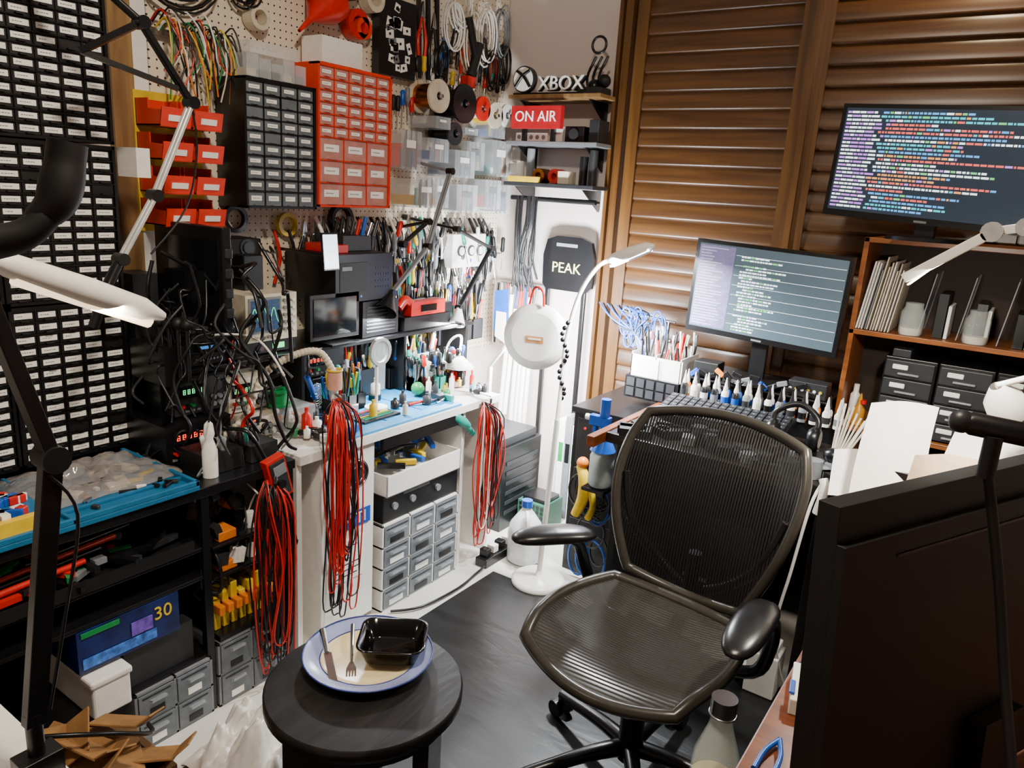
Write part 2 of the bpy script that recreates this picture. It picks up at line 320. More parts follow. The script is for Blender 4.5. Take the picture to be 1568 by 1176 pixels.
for i,(y,z,w,h) in enumerate(((2.47,1.66,.13,.16),(2.62,1.70,.13,.10),(2.76,1.64,.15,.12),(2.92,1.68,.14,.13),(3.08,1.66,.16,.17),(2.5,1.5,.15,.12),(2.68,1.5,.12,.13),(2.82,1.48,.16,.13),(3.0,1.5,.13,.14),(3.15,1.48,.15,.14),(3.05,1.84,.13,.09),(2.62,1.84,.1,.05),(2.9,1.84,.1,.03))):
    x=-2.30+.03*(i%3); o.box(-2.4,x,y,y+w,z,z+h,CLR); o.box(-2.39,x-.015,y+.01,y+w-.01,z+.01,z+h*rnd.uniform(.3,.8),[ORG,BLU,BLK,DGY,TEAL,YEL,BLK,GRY,RED,DGY,BLU,GRY,BLK][i])
    for q in range(5): o.box(x-.014,x-.004,y+.01+q*w/6,y+q*w/6+w/8,z+.01,z+h*rnd.uniform(.2,.9),rnd.choice(DK))
    o.box(x,x+.002,y+w*.25,y+w*.7,z+h*.55,z+h*.75,rnd.choice([LBL,GRY]))
    for k in(1,2,3): o.box(x-.01,x+.001,y+w*k/4-.001,y+w*k/4+.001,z,z+h,GRY)
o.done(.002)
o=MB('hanging_drill_driver'); o.cyl((-2.33,2.96,2.1),(-2.33,3.02,2.25),.022,BLKM); o.cyl((-2.33,2.99,2.2),(-2.33,2.93,2.35),.018,BLK); o.box(-2.36,-2.31,2.92,2.98,2.05,2.1,RED); o.done(.004)
def wall_shelf(z,x0=-2.22,x1=-1.72,m=DGY): 
    o=MB('wall_shelf'); o.box(x0,x1,3.12,3.265 if x1>-1.75 else 3.345,z-.018,z,m); o.box(x0,-1.745,3.26,3.345,z-.018,z,m)
    for x in(x0+.04,x1-.08): o.prism([(3.34,z-.02),(3.34,z-.12),(3.33,z-.12),(3.16,z-.02)],'x',x,x+.006,BLK)
    o.done(.002)
wall_shelf(2.04,m=WOODL); wall_shelf(1.83,m=GRY); wall_shelf(1.64)
o=MB('gaming_logo_sign')
o.lathe2((-2.145,3.13,2.108),(-2.145,3.16,2.108),[(.060,0),(.060,1)],DGY,28); o.lathe2((-2.145,3.127,2.108),(-2.145,3.13,2.108),[(.054,0),(.054,1)],WHT,28)
for s in(-1,1): o.tube([(-2.145-s*.042,3.125,2.074),(-2.145-s*.004,3.123,2.121),(-2.145+s*.036,3.125,2.146)],.0075,BLK,6)
o.text('XBOX',(-1.945,3.14,2.086),.088,LBL,ext=.004); o.text('XBOX',(-1.94,3.155,2.083),.092,BLK,ext=.01); o.box(-2.2,-1.83,3.13,3.18,2.041,2.048,BLK); o.done()
o=MB('shelf_ornaments'); 
for x in(-1.82,-1.79,-1.76): o.tube([(x,3.2,2.04),(x-.02,3.2,2.12),(x+.03,3.18,2.2)],.006,BLKM)
o.ring((-1.78,3.18,2.25),.035,.006,BLK,'y'); o.sph((-1.80,3.2,2.08),.03,BLK); o.box(-1.86,-1.74,3.15,3.25,2.04,2.07,DGY); o.sph((-1.75,3.2,2.10),.03,BLKM); o.done()
o=MB('on_air_sign'); o.box(-2.175,-1.90,3.09,3.12,1.885,1.985,mat('sign_red','#b81c26',.35,emit=.12)); o.text('ON AIR',(-2.0375,3.088,1.936),.068,mat('sign_white','#ffffff',.4,emit=.6)); 
o.box(-2.13,-2.11,3.122,3.14,1.831,1.92,BLK); o.box(-1.97,-1.95,3.122,3.14,1.831,1.92,BLK); o.done()
o=MB('shelf_power_boards'); o.box(-2.18,-2.0,3.145,3.2,1.831,1.87,WHT); 
for i in range(5): o.cyl((-2.16+i*.035,3.144,1.85),(-2.16+i*.035,3.142,1.85),.01,GRY)
o.box(-1.99,-1.92,3.15,3.25,1.831,1.90,WHT); o.box(-1.90,-1.80,3.14,3.25,1.831,1.90,BLK); o.cyl((-1.85,3.138,1.865),(-1.85,3.13,1.865),.025,DGY)
o.box(-1.78,-1.73,3.15,3.25,1.831,1.93,DGY); o.done(.002)
o=MB('shelf_clutter'); 
for x,h,m in((-2.18,.1,WHT),(-2.12,.16,GRY),(-1.82,.13,BLK),(-1.77,.16,DGY)): o.cyl((x,3.2,1.641),(x,3.2,1.64+h),.02,m)
for x in(-2.06,-1.97): o.annulus((x,3.18,1.675),.035,.015,.08,COP if x<-2.0 else RED,'y')
o.box(-2.20,-2.02,3.121,3.14,1.641,1.668,YEL); o.box(-1.93,-1.87,3.15,3.22,1.641,1.70,BEI); o.done(.002)
o=MB('wall_hanging_rail'); o.cyl((-2.22,3.2,1.565),(-1.74,3.2,1.565),.012,BLK)
for x in(-2.20,-1.76): o.cyl((x,3.2,1.565),(x,3.345 if x<-2 else 3.26,1.565),.009,BLK)
for i in range(18):
    x=-2.18+rnd.uniform(0,.12); o.tube([(x,3.19,1.575),(x+.01,3.17,1.45),(x+rnd.uniform(-.03,.03),3.17,1.3),(x+rnd.uniform(-.03,.05),3.18,1.10+rnd.uniform(0,.1))],.0055,BLK if i%4 else DGY)
o.done()
o=MB('wall_charger'); o.box(-2.29,-2.24,3.28,3.345,1.74,1.81,WHT); o.box(-2.29,-2.24,3.25,3.28,1.68,1.73,WHT); o.done(.004)
o=MB('folding_stool_back'); 
o.prism([(-2.01,1.13),(-1.775,1.13),(-1.75,1.155),(-1.745,1.30),(-1.765,1.375),(-1.82,1.395),(-1.96,1.395),(-2.015,1.375),(-2.035,1.30),(-2.03,1.155)],'y',3.24,3.265,BLK); o.text('PEAK',(-1.895,3.237,1.24),.072,mat('pale_print','#d8d890',.5,emit=.1)); o.box(-1.96,-1.84,3.236,3.24,1.345,1.362,GRY); o.box(-2.01,-1.99,3.24,3.26,.0,1.13,BLK); o.box(-1.80,-1.78,3.24,3.26,.0,1.13,BLK); o.done(.008)
# ---------------------------------------------------------------- workbench
o=MB('workbench')
o.box(-2.40,-1.80,1.50,2.60,.705,.735,WHT)
for y in(1.50,1.60,2.36,2.56): o.box(-2.38,-1.82,y,y+.02,0,.705,WHT)
o.box(-2.40,-2.385,1.5,2.6,.0,.705,BLKM)
o.box(-1.84,-1.82,1.62,1.85,.02,.705,WHT)
o.cyl((-1.819,1.76,.60),(-1.812,1.76,.60),.055,DGY); o.ring((-1.811,1.76,.6),.05,.004,STL,'x'); o.ring((-1.811,1.76,.6),.03,.003,STL,'x')
o.box(-1.819,-1.815,1.66,1.83,.40,.46,BLU); o.box(-1.819,-1.816,1.65,1.80,.20,.36,PAP); o.text('MITI',(-1.812,1.75,.43),.06,WHT,'+x')
for k in range(6): o.box(-1.8161,-1.8155,1.66,1.66+rnd.uniform(.06,.12),.22+.022*k,.224+.022*k,DGY)
o.box(-1.82,-1.80,1.88,2.34,.66,.70,BLK)
o.done(.002)
o=MB('equipment_desk')
o.box(-2.40,-1.80,.15,1.48,.705,.735,BLK)
for y in(.16,1.15,1.45):
    for x in(-2.37,-1.83): o.box(x,x+.025,y,y+.025,0,.705,BLK)
for z in(.55,.46,.20): o.box(-2.38,-1.81,.16,1.17,z-.012,z,BLK)
o.box(-2.40,-2.385,.15,1.48,0,.705,BLKM)
o.done(.002)
o=MB('blue_work_mat'); o.box(-2.2,-1.81,1.72,2.34,.736,.744,LBLU)
for y in(1.95,2.15): o.box(-2.15,-1.86,y,y+.004,.744,.746,BLU)
o.box(-1.99,-1.88,1.86,2.05,.744,.752,BLKM)
for i in range(6): o.box(-1.98+i*.015,-1.972+i*.015,1.88,2.03,.752,.755,COLS[i])
o.done(.002)
o=MB('soldering_mat_tray'); 
TB=mat('tray_blue','#1c648e',.5)
o.box(-2.18,-1.79,.45,1.14,.736,.75,TB); o.box(-2.18,-1.79,.45,.462,.75,.785,TB); o.box(-2.18,-1.79,1.128,1.14,.75,.765,TB); o.box(-1.80,-1.79,.45,1.14,.75,.765,TB); o.box(-1.87,-1.86,.80,1.13,.75,.76,TB); o.box(-2.18,-1.79,.80,.81,.75,.762,TB)
o.box(-1.97,-1.82,.47,.77,.751,.79,TB); o.box(-1.82,-1.80,.47,.77,.751,.80,YEL)
for i in range(60): o.boxr((rnd.uniform(-1.96,-1.84),rnd.uniform(.49,.75),.80),(rnd.uniform(.01,.03),rnd.uniform(.02,.05),.02),rnd.choice([RED,WHT,RED,BEI,BLU]),Matrix.Rotation(rnd.uniform(0,3),3,'Z'))
for i in range(20): o.boxr((rnd.uniform(-1.97,-1.83),rnd.uniform(.84,1.1),.756),(rnd.uniform(.01,.05),.012,.01),rnd.choice(DK),Matrix.Rotation(rnd.uniform(0,3),3,'Z'))
for i in range(16): o.boxr((rnd.uniform(-2.14,-1.92),rnd.uniform(.84,1.08),.758),(rnd.uniform(.03,.07),.03,.014),rnd.choice([DGY,GRY,BLK,RED,BEI]),Matrix.Rotation(rnd.uniform(0,3),3,'Z'))
o.done(.002)
def bag(cx,cy,cz,sx,sy,h,seed,fr=3):
    def fn(u,v):
        x=2*u-1;y=2*v-1; e=max(0,1-x*x)*max(0,1-y*y)
        t=noise.turbulence(V((x*fr,y*fr,seed)),3,True); t2=noise.noise(V((x*fr*.6,y*fr*.6,seed+9)))
        rx=1+.14*noise.noise(V((x*2,y*2,seed+3)))
        return(cx+sx*x*rx+.02*t2,cy+sy*y*rx+.02*t,cz+max(0.0,h*(e**.45)*(.35+.9*t+.5*t2)))
    return fn
o=MB('plastic_bag'); o.grid(bag(-2.04,.96,.753,.14,.19,.045,3,2.2),60,60,mat('poly_bag','#a39c98',.1,alpha=.5,bump=.6,coat=.8)); o.done()
def instr(name,x0,x1,y0,y1,z0,z1,body,screen=None,sc=None,knobs=0,km=None,b=.004,led=None):
    o=MB(name); o.box(x0,x1,y0,y1,z0,z1,body)
    w=y1-y0;h=z1-z0
    if screen: 
        o.box(x1,x1+.004,y0+w*screen[0],y0+w*screen[1],z0+h*screen[2],z0+h*screen[3],sc)
        if led:
            for q in range(5): yy=y0+w*(screen[0]+.05+.085*q); zz=z0+h*(screen[2]+screen[3])/2; o.box(x1+.004,x1+.0047,yy,yy+w*.05,zz-h*.07,zz+h*.07,led); o.box(x1+.0047,x1+.005,yy+w*.013,yy+w*.037,zz+h*.012,zz+h*.05,SCRD); o.box(x1+.0047,x1+.005,yy+w*.013,yy+w*.037,zz-h*.05,zz-h*.012,SCRD)
        else:
            for k in range(3): o.box(x1+.004,x1+.0045,y0+w*(screen[0]+.04),y0+w*(screen[1]-.06),z0+h*(screen[2]+.12+.2*k),z0+h*(screen[2]+.14+.2*k),GRY)
    for k in range(knobs):
        yy=y0+w*(.72+.12*(k%3)); zz=z0+h*(.2+.2*(k//3)); o.cyl((x1,yy,zz),(x1+.012,yy,zz),min(.008,h*.09),km or GRY,n=10); o.cyl((x1,yy,zz),(x1+.002,yy,zz),min(.011,h*.12),BLKM,n=12)
    for k in range(5): o.box(x1,x1+.003,y0+w*(.08+.11*k),y0+w*(.15+.11*k),z0+h*.08,z0+h*.14,GRY)
    for k,mm in enumerate((RED,BLK,GRN)): o.cyl((x1,y0+w*(.12+.1*k),z0+h*.28),(x1+.014,y0+w*(.12+.1*k),z0+h*.28),min(.006,h*.07),mm,n=8)
    for yy in(y0+.02,y1-.02): o.box(x0+.02,x1-.02,yy-.008,yy+.008,z0-.004,z0,BLK)
    return o.done(b)
SCR=mat('lcd_blue','#304868',.15,emit=.35)
o=MB('bench_riser_shelf'); o.box(-2.40,-2.08,1.22,2.75,.985,1.0,BLK)
for y in(1.22,1.76,2.3,2.72): o.box(-2.38,-2.1,y,y+.015,.737,.985,BLK)
o.done(.002)
o=MB('oscilloscope'); o.box(-2.3,-2.1,1.53,1.74,1.05,1.21,BEI); o.box(-2.1,-2.095,1.54,1.67,1.08,1.20,GRY); o.box(-2.095,-2.093,1.548,1.662,1.088,1.192,SCR)
for k in range(1,6): o.box(-2.093,-2.0926,1.548,1.662,1.088+k*.0173,1.0886+k*.0173,GRY); o.box(-2.093,-2.0926,1.548+k*.019,1.5486+k*.019,1.088,1.192,GRY)
o.tube([(-2.092,1.55+.0055*i,1.14+.025*math.sin(i*.9)) for i in range(20)],.0012,LEDG,4,3)
for i in range(3):
    for j in range(5): o.cyl((-2.1,1.685+i*.018,1.085+j*.025),(-2.09,1.685+i*.018,1.085+j*.025),.006,[GRY,DGY,WHT][i],n=10)
for i in range(4): o.cyl((-2.1,1.56+i*.03,1.065),(-2.085,1.56+i*.03,1.065),.006,STL,n=10)
o.box(-2.28,-2.12,1.55,1.57,1.046,1.05,BLK); o.box(-2.28,-2.12,1.70,1.72,1.046,1.05,BLK); o.done(.003)
o=MB('equipment_box'); o.box(-2.32,-2.12,1.52,1.75,1.004,1.046,BLKM); o.cyl((-2.12,1.6,1.025),(-2.11,1.6,1.025),.012,STL); o.box(-2.12,-2.118,1.65,1.7,1.015,1.035,LEDG); o.done(.003)
o=MB('bench_computer'); o.box(-2.38,-2.1,1.92,2.22,1.15,1.33,BLK)
for i in range(6):
    for j in range(4): o.cyl((-2.1,2.13+i*.014,1.2+j*.025),(-2.098,2.13+i*.014,1.2+j*.025),.004,DGY,n=8)
o.box(-2.1,-2.098,1.94,2.08,1.19,1.3,BLKM); o.box(-2.098,-2.096,1.95,2.0,1.27,1.285,GRY); o.cyl((-2.1,2.05,1.17),(-2.097,2.05,1.17),.004,LCDB,n=8); o.box(-2.35,-2.2,2.05,2.2,1.331,1.39,DGY); o.box(-2.3,-2.15,1.95,2.03,1.331,1.36,RED)
for i in range(8): o.cyl((-2.3+.02*i,2.1+.01*i,1.39),(-2.3+.02*i,2.11+.012*i,1.44+.01*(i%3)),.008,DK[i])
o.done(.004)
o=MB('bench_monitor'); o.box(-2.13,-2.10,1.80,2.04,1.02,1.19,BLK); o.box(-2.099,-2.097,1.815,2.025,1.035,1.175,SCRD); o.box(-2.2,-2.05,1.86,1.98,1.001,1.01,BLK); o.box(-2.16,-2.13,1.9,1.94,1.01,1.1,BLK); o.done(.003)
o=MB('equipment_stack'); o.box(-2.37,-2.1,2.06,2.26,1.004,1.145,BLK)
for i in range(8): o.box(-2.1,-2.098,2.08,2.24,1.02+i*.014,1.026+i*.014,DGY)
o.done(.003)
instr('signal_generator',-2.3,-2.05,1.42,1.58,.84,.95,BEI,(.08,.5,.45,.85),SCRD,6,GRY,led=LEDG)
instr('frequency_counter',-2.3,-2.03,1.41,1.59,.742,.832,BEI,(.08,.6,.5,.85),SCRD,5,GRY,led=LEDR)
instr('bench_power_supply',-2.3,-2.0,1.17,1.39,.742,.86,BLK,(.1,.6,.5,.85),SCRD,6,GRY,led=LEDR)
instr('bench_power_supply',-2.35,-2.06,1.24,1.42,.866,.975,DGY,(.1,.6,.5,.85),SCRD,6,GRY,led=LEDG)
instr('soldering_station',-2.3,-2.12,1.80,1.98,.745,.87,BLK,(.1,.55,.5,.85),LCDB,3,GRY)
instr('hot_air_station',-2.32,-2.14,1.80,2.0,.876,.975,DGY,(.1,.55,.4,.85),SCRD,3,GRY,led=LEDR)
o=MB('soldering_iron_stand'); P=[]
for i in range(60): t=i/60; P.append((-2.06+.05*t,1.80+.018*math.cos(i*.7)-.05*t,.80+.018*math.sin(i*.7)+.08*t))
o.tube(P,.0022,STL,5,raw=True); o.box(-2.12,-2.02,1.73,1.83,.745,.765,BLK); o.cyl((-2.04,1.77,.83),(-1.99,1.69,.93),.010,BLU); o.cyl((-2.06,1.79,.80),(-2.06,1.80,.766),.005,STL); o.tube([(-1.99,1.69,.93),(-1.97,1.68,.97),(-2.02,1.72,1.0),(-2.12,1.82,.82)],.004,BLK); o.done()
o=MB('radio_amplifier'); o.box(-2.35,-2.1,1.32,1.52,1.004,1.10,BLK); o.cyl((-2.1,1.48,1.06),(-2.08,1.48,1.06),.022,BLK); o.ring((-2.08,1.48,1.06),.02,.0025,RED,'x'); o.box(-2.1,-2.097,1.34,1.43,1.04,1.08,SCRD); o.box(-2.097,-2.0965,1.35,1.41,1.055,1.065,LCDB); o.box(-2.34,-2.12,1.34,1.5,1.104,1.15,DGY)
for i in range(8): o.cyl((-2.1,1.345+.012*i,1.022),(-2.095,1.345+.012*i,1.022),.004,GRY,n=8)
for i in range(8): o.boxr((-2.2,1.36+i*.018,1.16),(.12,.012,.02),DK[(i+2)%12],Matrix.Rotation(.3,3,'Z'))
o.done(.003)
o=MB('side_facing_monitor'); o.box(-2.34,-1.98,1.37,1.40,1.13,1.44,BLK); o.box(-2.28,-2.04,1.40,1.43,1.2,1.38,BLKM); o.box(-2.2,-2.12,1.40,1.46,1.10,1.3,BLK); o.prism([(-2.33,1.2),(-2.0,1.2),(-2.0,1.4),(-2.33,1.4)],'y',1.366,1.37,SCRD)
for k in range(4): o.box(-1.98,-1.97,1.372,1.398,1.17+k*.06,1.20+k*.06,DGY)
o.done(.004)
o=MB('wall_speaker_boxes'); o.box(-2.39,-2.26,1.55,1.72,1.22,1.38,BLKM); o.box(-2.39,-2.2,1.60,1.68,1.2,1.33,BLK); o.cyl((-2.26,1.66,1.35),(-2.255,1.66,1.35),.03,DGY); o.cyl((-2.255,1.66,1.35),(-2.25,1.66,1.35),.02,BLK); o.done(.004)
o=MB('phone_on_holder'); R=Matrix.Rotation(-.1,3,'Y'); o.boxr((-2.09,1.885,1.345),(.008,.075,.135),BLK,R); o.boxr((-2.085,1.885,1.345),(.003,.067,.122),mat('phone_screen','#e8f4ff',.2,emit=2.5),R); o.cyl((-2.095,1.885,1.33),(-2.40,1.89,1.33),.006,BLK); o.done(.003)
o=MB('clamp_meter'); o.tube([(-2.12,2.28,1.10),(-2.12,2.32,1.13),(-2.12,2.37,1.10)],.02,RED,8); o.box(-2.15,-2.1,2.34,2.56,1.06,1.12,RED); o.box(-2.099,-2.096,2.4,2.5,1.075,1.105,SCRD); o.box(-2.14,-2.11,2.56,2.62,1.05,1.10,BLK); o.box(-2.2,-2.1,2.3,2.6,1.001,1.058,BLK); o.done(.008)
o=MB('panel_meter_box'); o.box(-2.4,-2.28,2.82,3.08,1.22,1.38,WHT)
for y in(2.88,2.96,3.03): o.cyl((-2.28,y,1.30),(-2.272,y,1.30),.026,DGY); o.cyl((-2.272,y,1.30),(-2.27,y,1.30),.020,WHT)
o.done(.003)
def caddy(o,x,y,z,w,d,h,m,nt,hh=.16):
    t=.003; o.box(x,x+w,y,y+t,z,z+h,m);o.box(x,x+w,y+d-t,y+d,z,z+h,m);o.box(x,x+t,y,y+d,z,z+h,m);o.box(x+w-t,x+w,y,y+d,z,z+h,m);o.box(x,x+w,y,y+d,z,z+t,m)
    for i in range(nt):
        px=x+rnd.uniform(.15,.85)*w; py=y+rnd.uniform(.12,.88)*d; L=hh*rnd.uniform(.7,1.25); dx=rnd.uniform(-.025,.025);dy=rnd.uniform(-.03,.03)
        mm=rnd.choice(DK+DK+[RED,ORA,TEAL,YEL,RED])
        k=rnd.random()
        if k<.45: driver(o,(px+dx,py+dy,z+L+.04),(-dx,-dy,-L),mm,L)
        elif k<.75: o.cyl((px,py,z+.01),(px+dx,py+dy,z+L+.02),.004,mm,n=7)
        else:
            for s in(-1,1): o.tube([(px,py,z+.03),(px+dx,py+s*.006,z+L*.6),(px+dx,py+s*.016,z+L+.03)],.005,mm,6,3)
o=MB('hand_tool_caddies')
for i in range(7): caddy(o,-2.24+.02*(i%2),2.02+i*.085,.746,.07,.075,.09+.02*(i%3),[BLK,DGY,CLR][i%3],14,.15)
for i in range(8): caddy(o,-2.34,2.34+i*.09,1.0 if i<4 else .86,.09,.08,.10,[BLK,DGY,GRY][i%3],18,.2)
for i in range(8): caddy(o,-2.10+.03*(i%3),2.32+.045*(i%6),.746,.05,.042,.06,[BLK,RED,TEAL,CLR][i%4],9,.11)
for i in range(4): caddy(o,-2.08,1.84+.045*i,.746,.045,.042,.06,[DGY,BLK,GRY,BLK][i],7,.12)
o.done()
o=MB('bench_top_clutter')
for i in range(110):
    x=rnd.uniform(-2.1,-1.84); y=rnd.uniform(1.60,2.56)
    if -2.08<x and 1.8<y<2.3 and rnd.random()<.8: continue
    k=rnd.random(); m=rnd.choice(DK+[WHT,CLR,CLR,BEI,GRN,BLK,DGY,WHT,YEL,LBLU]); z=.746
    if k<.45: h=rnd.uniform(.03,.09); r=rnd.uniform(.008,.02); o.lathe2((x,y,z),(x,y,z+h),[(r,0),(r,.7),(r*.4,.8),(r*.4,1)],m,12)
    elif k<.65: o.boxr((x,y,z+.012),(rnd.uniform(.02,.07),rnd.uniform(.015,.04),.022),m,Matrix.Rotation(rnd.uniform(0,3),3,'Z'))
    elif k<.8: o.annulus((x,y,z),.025,.012,.02,m,'z',16)
    else: driver(o,(x,y,z+.012),(rnd.uniform(-1,1),rnd.uniform(-1,1),0),m,.13)
o.sph((-2.0,2.28,.78),.028,GRN)
for i in range(4): o.tube([(-1.96+.03*i,2.1+.05*i,.75),(-1.93+.02*i,2.17+.04*i,.757),(-1.9,2.25+.03*i,.75)],.005,[STL,RED,BLK,STL][i])
o.boxr((-1.87,1.73,.755),(.09,.12,.02),BLU,Matrix.Rotation(.3,3,'Z')); o.boxr((-1.87,1.73,.767),(.05,.07,.006),WHT,Matrix.Rotation(.3,3,'Z'))
o.done()
o=MB('wire_spool'); o.annulus((-2.03,1.60,.84),.04,.018,.008,GRN,'z'); o.annulus((-2.03,1.60,.848),.03,.018,.04,GRN,'z'); o.annulus((-2.03,1.60,.888),.04,.018,.008,GRN,'z'); o.done()
o=MB('clear_parts_tub'); o.box(-2.10,-1.98,1.60,1.72,.737,.83,CLR); 
for i in range(30): o.sph((rnd.uniform(-2.09,-2.0),rnd.uniform(1.62,1.70),rnd.uniform(.75,.8)),.01,rnd.choice([BEI,WHT,ORA]),6)
o.done(.003)
o=MB('magnifying_desk_lamp'); o.cyl((-1.98,2.02,.746),(-1.98,2.02,.76),.045,WHT); o.cyl((-1.98,2.02,.76),(-2.0,2.04,.93),.006,WHT); o.annulus((-2.0,2.05,.97),.055,.042,.014,SIL,'x'); o.cyl((-1.995,2.05,.97),(-1.99,2.05,.97),.042,GLS); o.done()
o=MB('small_task_lamp'); o.lathe((-2.0,2.55,.83),[(.006,.05),(.02,.045),(.07,.0),(.068,-.002)],WHT,20,False); o.tube([(-2.0,2.55,.88),(-2.05,2.62,.95),(-2.15,2.66,.9),(-2.2,2.66,.75)],.006,WHT); o.cyl((-2.2,2.66,.736),(-2.2,2.66,.76),.03,WHT); o.done()
o=MB('fume_extractor_hose'); 
P=cr([(-1.97,1.33,.80),(-1.94,1.40,.86),(-1.94,1.47,.98),(-1.9,1.55,1.04),(-1.86,1.63,1.05),(-1.84,1.68,.97)],8)
o.tube(P,.010,BEI,8,raw=True)
for p in P: o.sph(p,.0125,BEI,8)
o.cyl((-1.84,1.68,.92),(-1.84,1.68,.98),.025,mat('pink_cap','#d9a08c',.5)); o.ring((-1.84,1.68,.985),.024,.004,YEL,'z'); o.cyl((-1.84,1.68,.736),(-1.84,1.68,.92),.012,WHT)
o.cyl((-1.97,1.33,.736),(-1.97,1.33,.80),.02,WHT); o.done()
def bundle(name,x,y,z0,z1,w,n,hook,seed,mats=WIRES):
    r=random.Random(seed); o=MB(name)
    for i in range(n):
        yy=y+r.uniform(-w*.4,w*.4); xx=x+r.uniform(0,.05); bz=z0+r.uniform(0,(z1-z0)*.35); s=r.uniform(.012,.03)
        mid=(z1+bz)/2
        o.tube([(x,y+r.uniform(-.02,.02),z1),(xx,yy-s,z1-.08),(xx+r.uniform(-.01,.02),yy-s+r.uniform(-.03,.03),mid),(xx,yy-s,bz+.05),(xx,yy,bz),(xx,yy+s,bz+.05),(xx+r.uniform(-.01,.02),yy+s+r.uniform(-.03,.03),mid),(xx,yy+s,z1-.08),(x,y+r.uniform(-.02,.02),z1)],.0029,mats[i%len(mats)],5,4)
    o.cyl((hook[0],hook[1],z1),(x+.03,y,z1),.006,STL); o.cyl((x+.03,y,z1),(x+.03,y,z1+.02),.006,STL)
    o.done()
bundle('hanging_test_lead_bundle',-1.79,1.645,.10,.905,.10,24,(-1.84,1.68),1,[RED,BLK,RED,BLK])
bundle('hanging_test_lead_bundle',-1.79,1.37,.03,.70,.10,22,(-1.83,1.45),2,[RED,BLK,BLKM,RED,BLK])
bundle('hanging_test_lead_bundle',-1.79,2.47,.06,.73,.16,26,(-1.8,2.47),3,[RED,RED,WHT,BLK,RED])
o=MB('tangled_cables')
for i in range(110):
    y=rnd.uniform(1.17,1.48); x=rnd.uniform(-2.25,-1.86); z=rnd.uniform(.80,1.42) if i%3 else rnd.uniform(.3,.7)
    pts=[(x,y,z)]
    for k in range(5): pts.append((max(-2.36,min(-1.82,pts[-1][0]+rnd.uniform(-.06,.08))),max(1.15,min(1.5,pts[-1][1]+rnd.uniform(-.06,.06))),max(.745 if i%3 else .02,pts[-1][2]-rnd.uniform(-.02,.12))))
    o.tube(pts,rnd.choice([.003,.004,.006]),rnd.choice([BLK]*12+[BLKM]*6+[WHT,RED,DGY,GRY]),5,5)
for i in range(24):
    o.boxr((rnd.uniform(-1.95,-1.84),rnd.uniform(1.18,1.34),rnd.uniform(.45,.70)),(.03,rnd.uniform(.02,.04),rnd.uniform(.02,.06)),rnd.choice([BLK,BLK,WHT,ORA,BLKM,DGY]),Matrix.Rotation(rnd.uniform(-.6,.6),3,'X'))
for (x0,x1,y0,y1,z0,z1,m) in((-2.18,-2.0,1.18,1.26,.985,1.10,BLK),(-2.3,-2.18,1.2,1.3,1.0,1.16,BLKM),(-1.98,-1.86,1.2,1.33,.737,.80,BLKM),(-2.36,-2.25,1.24,1.32,1.15,1.28,DGY),(-1.96,-1.86,1.36,1.46,.737,.79,DGY)): o.box(x0,x1,y0,y1,z0,z1,m)
for i in range(12): driver(o,(-1.9+rnd.uniform(-.05,.03),1.25+rnd.uniform(-.05,.18),.84),(rnd.uniform(-.3,.3),rnd.uniform(-.3,.3),-1),rnd.choice(DK),.12)
for i in range(4): o.cyl((-2.05+.03*i,1.2+.01*i,1.0),(-2.05+.03*i,1.2+.01*i,1.16),.006,BLK); o.sph((-2.05+.03*i,1.2+.01*i,1.17),.018,BLKM)
o.done()
o=MB('handheld_multimeter'); R=Matrix.Rotation(.25,3,'X'); o.boxr((-1.79,1.40,.70),(.03,.07,.14),RED,R); o.boxr((-1.773,1.40,.70),(.006,.055,.12),DGY,R); o.boxr((-1.768,1.395,.73),(.003,.045,.035),GRY,R); o.cyl((-1.77,1.40,.685),(-1.76,1.40,.685),.014,BLK); o.box(-1.84,-1.80,1.36,1.44,.66,.70,BLK); o.done(.006)
o=MB('white_nozzle_bottle'); o.lathe((-1.86,1.22,.736),[(.022,0),(.022,.08),(.016,.10),(.011,.115),(.016,.13),(.012,.16),(.003,.17)],WHT); o.done()
def clearunit(name,x0,x1,y0,y1,z0,z1,nc,nr,frame=WHT):
    o=MB(name); o.box(x0,x1-.06,y0,y1,z0,z1,frame); t=.008
    for c in range(nc+1): yy=y0+(y1-y0-t)*c/nc; o.box(x1-.06,x1,yy,yy+t,z0,z1,frame)
    for r in range(nr+1): zz=z0+(z1-z0-t)*r/nr; o.box(x1-.06,x1,y0,y1,zz,zz+t,frame)
    for c in range(nc):
        for r in range(nr):
            ya=y0+(y1-y0-t)*c/nc+t+.002; yb=y0+(y1-y0-t)*(c+1)/nc-.002; za=z0+(z1-z0-t)*r/nr+t; zb=z0+(z1-z0-t)*(r+1)/nr-.004
            o.box(x1-.055,x1+.003,ya,yb,za,zb,SMK)
            o.prism([(x1+.003,zb-.02),(x1+.02,zb-.014),(x1+.02,zb-.022),(x1+.003,zb-.032)],'y',ya+.03,yb-.03,CLR)
            o.box(x1+.003,x1+.005,ya+.03,yb-.03,za+.008,za+.03,BLK if (r+c)%2 else LBL)
            o.box(x1+.0031,x1+.004,ya+.01,yb-.01,zb-.012,zb-.006,DGY)
    return o.done(.002)
clearunit('under_bench_drawer_unit',-2.3,-1.80,1.88,2.33,0,.36,3,4,WHT)
o=MB('rack_equipment'); o.box(-2.3,-1.81,1.89,2.33,.362,.47,BLK)
for y in(1.95,2.05,2.2): o.cyl((-1.81,y,.42),(-1.80,y,.42),.014,GRY)
o.box(-1.81,-1.806,2.0,2.15,.45,.46,GRY)
o.done(.003)
o=MB('white_tool_box'); z=.472; 
o.box(-2.25,-1.79,1.89,2.32,z,z+.006,WHT)
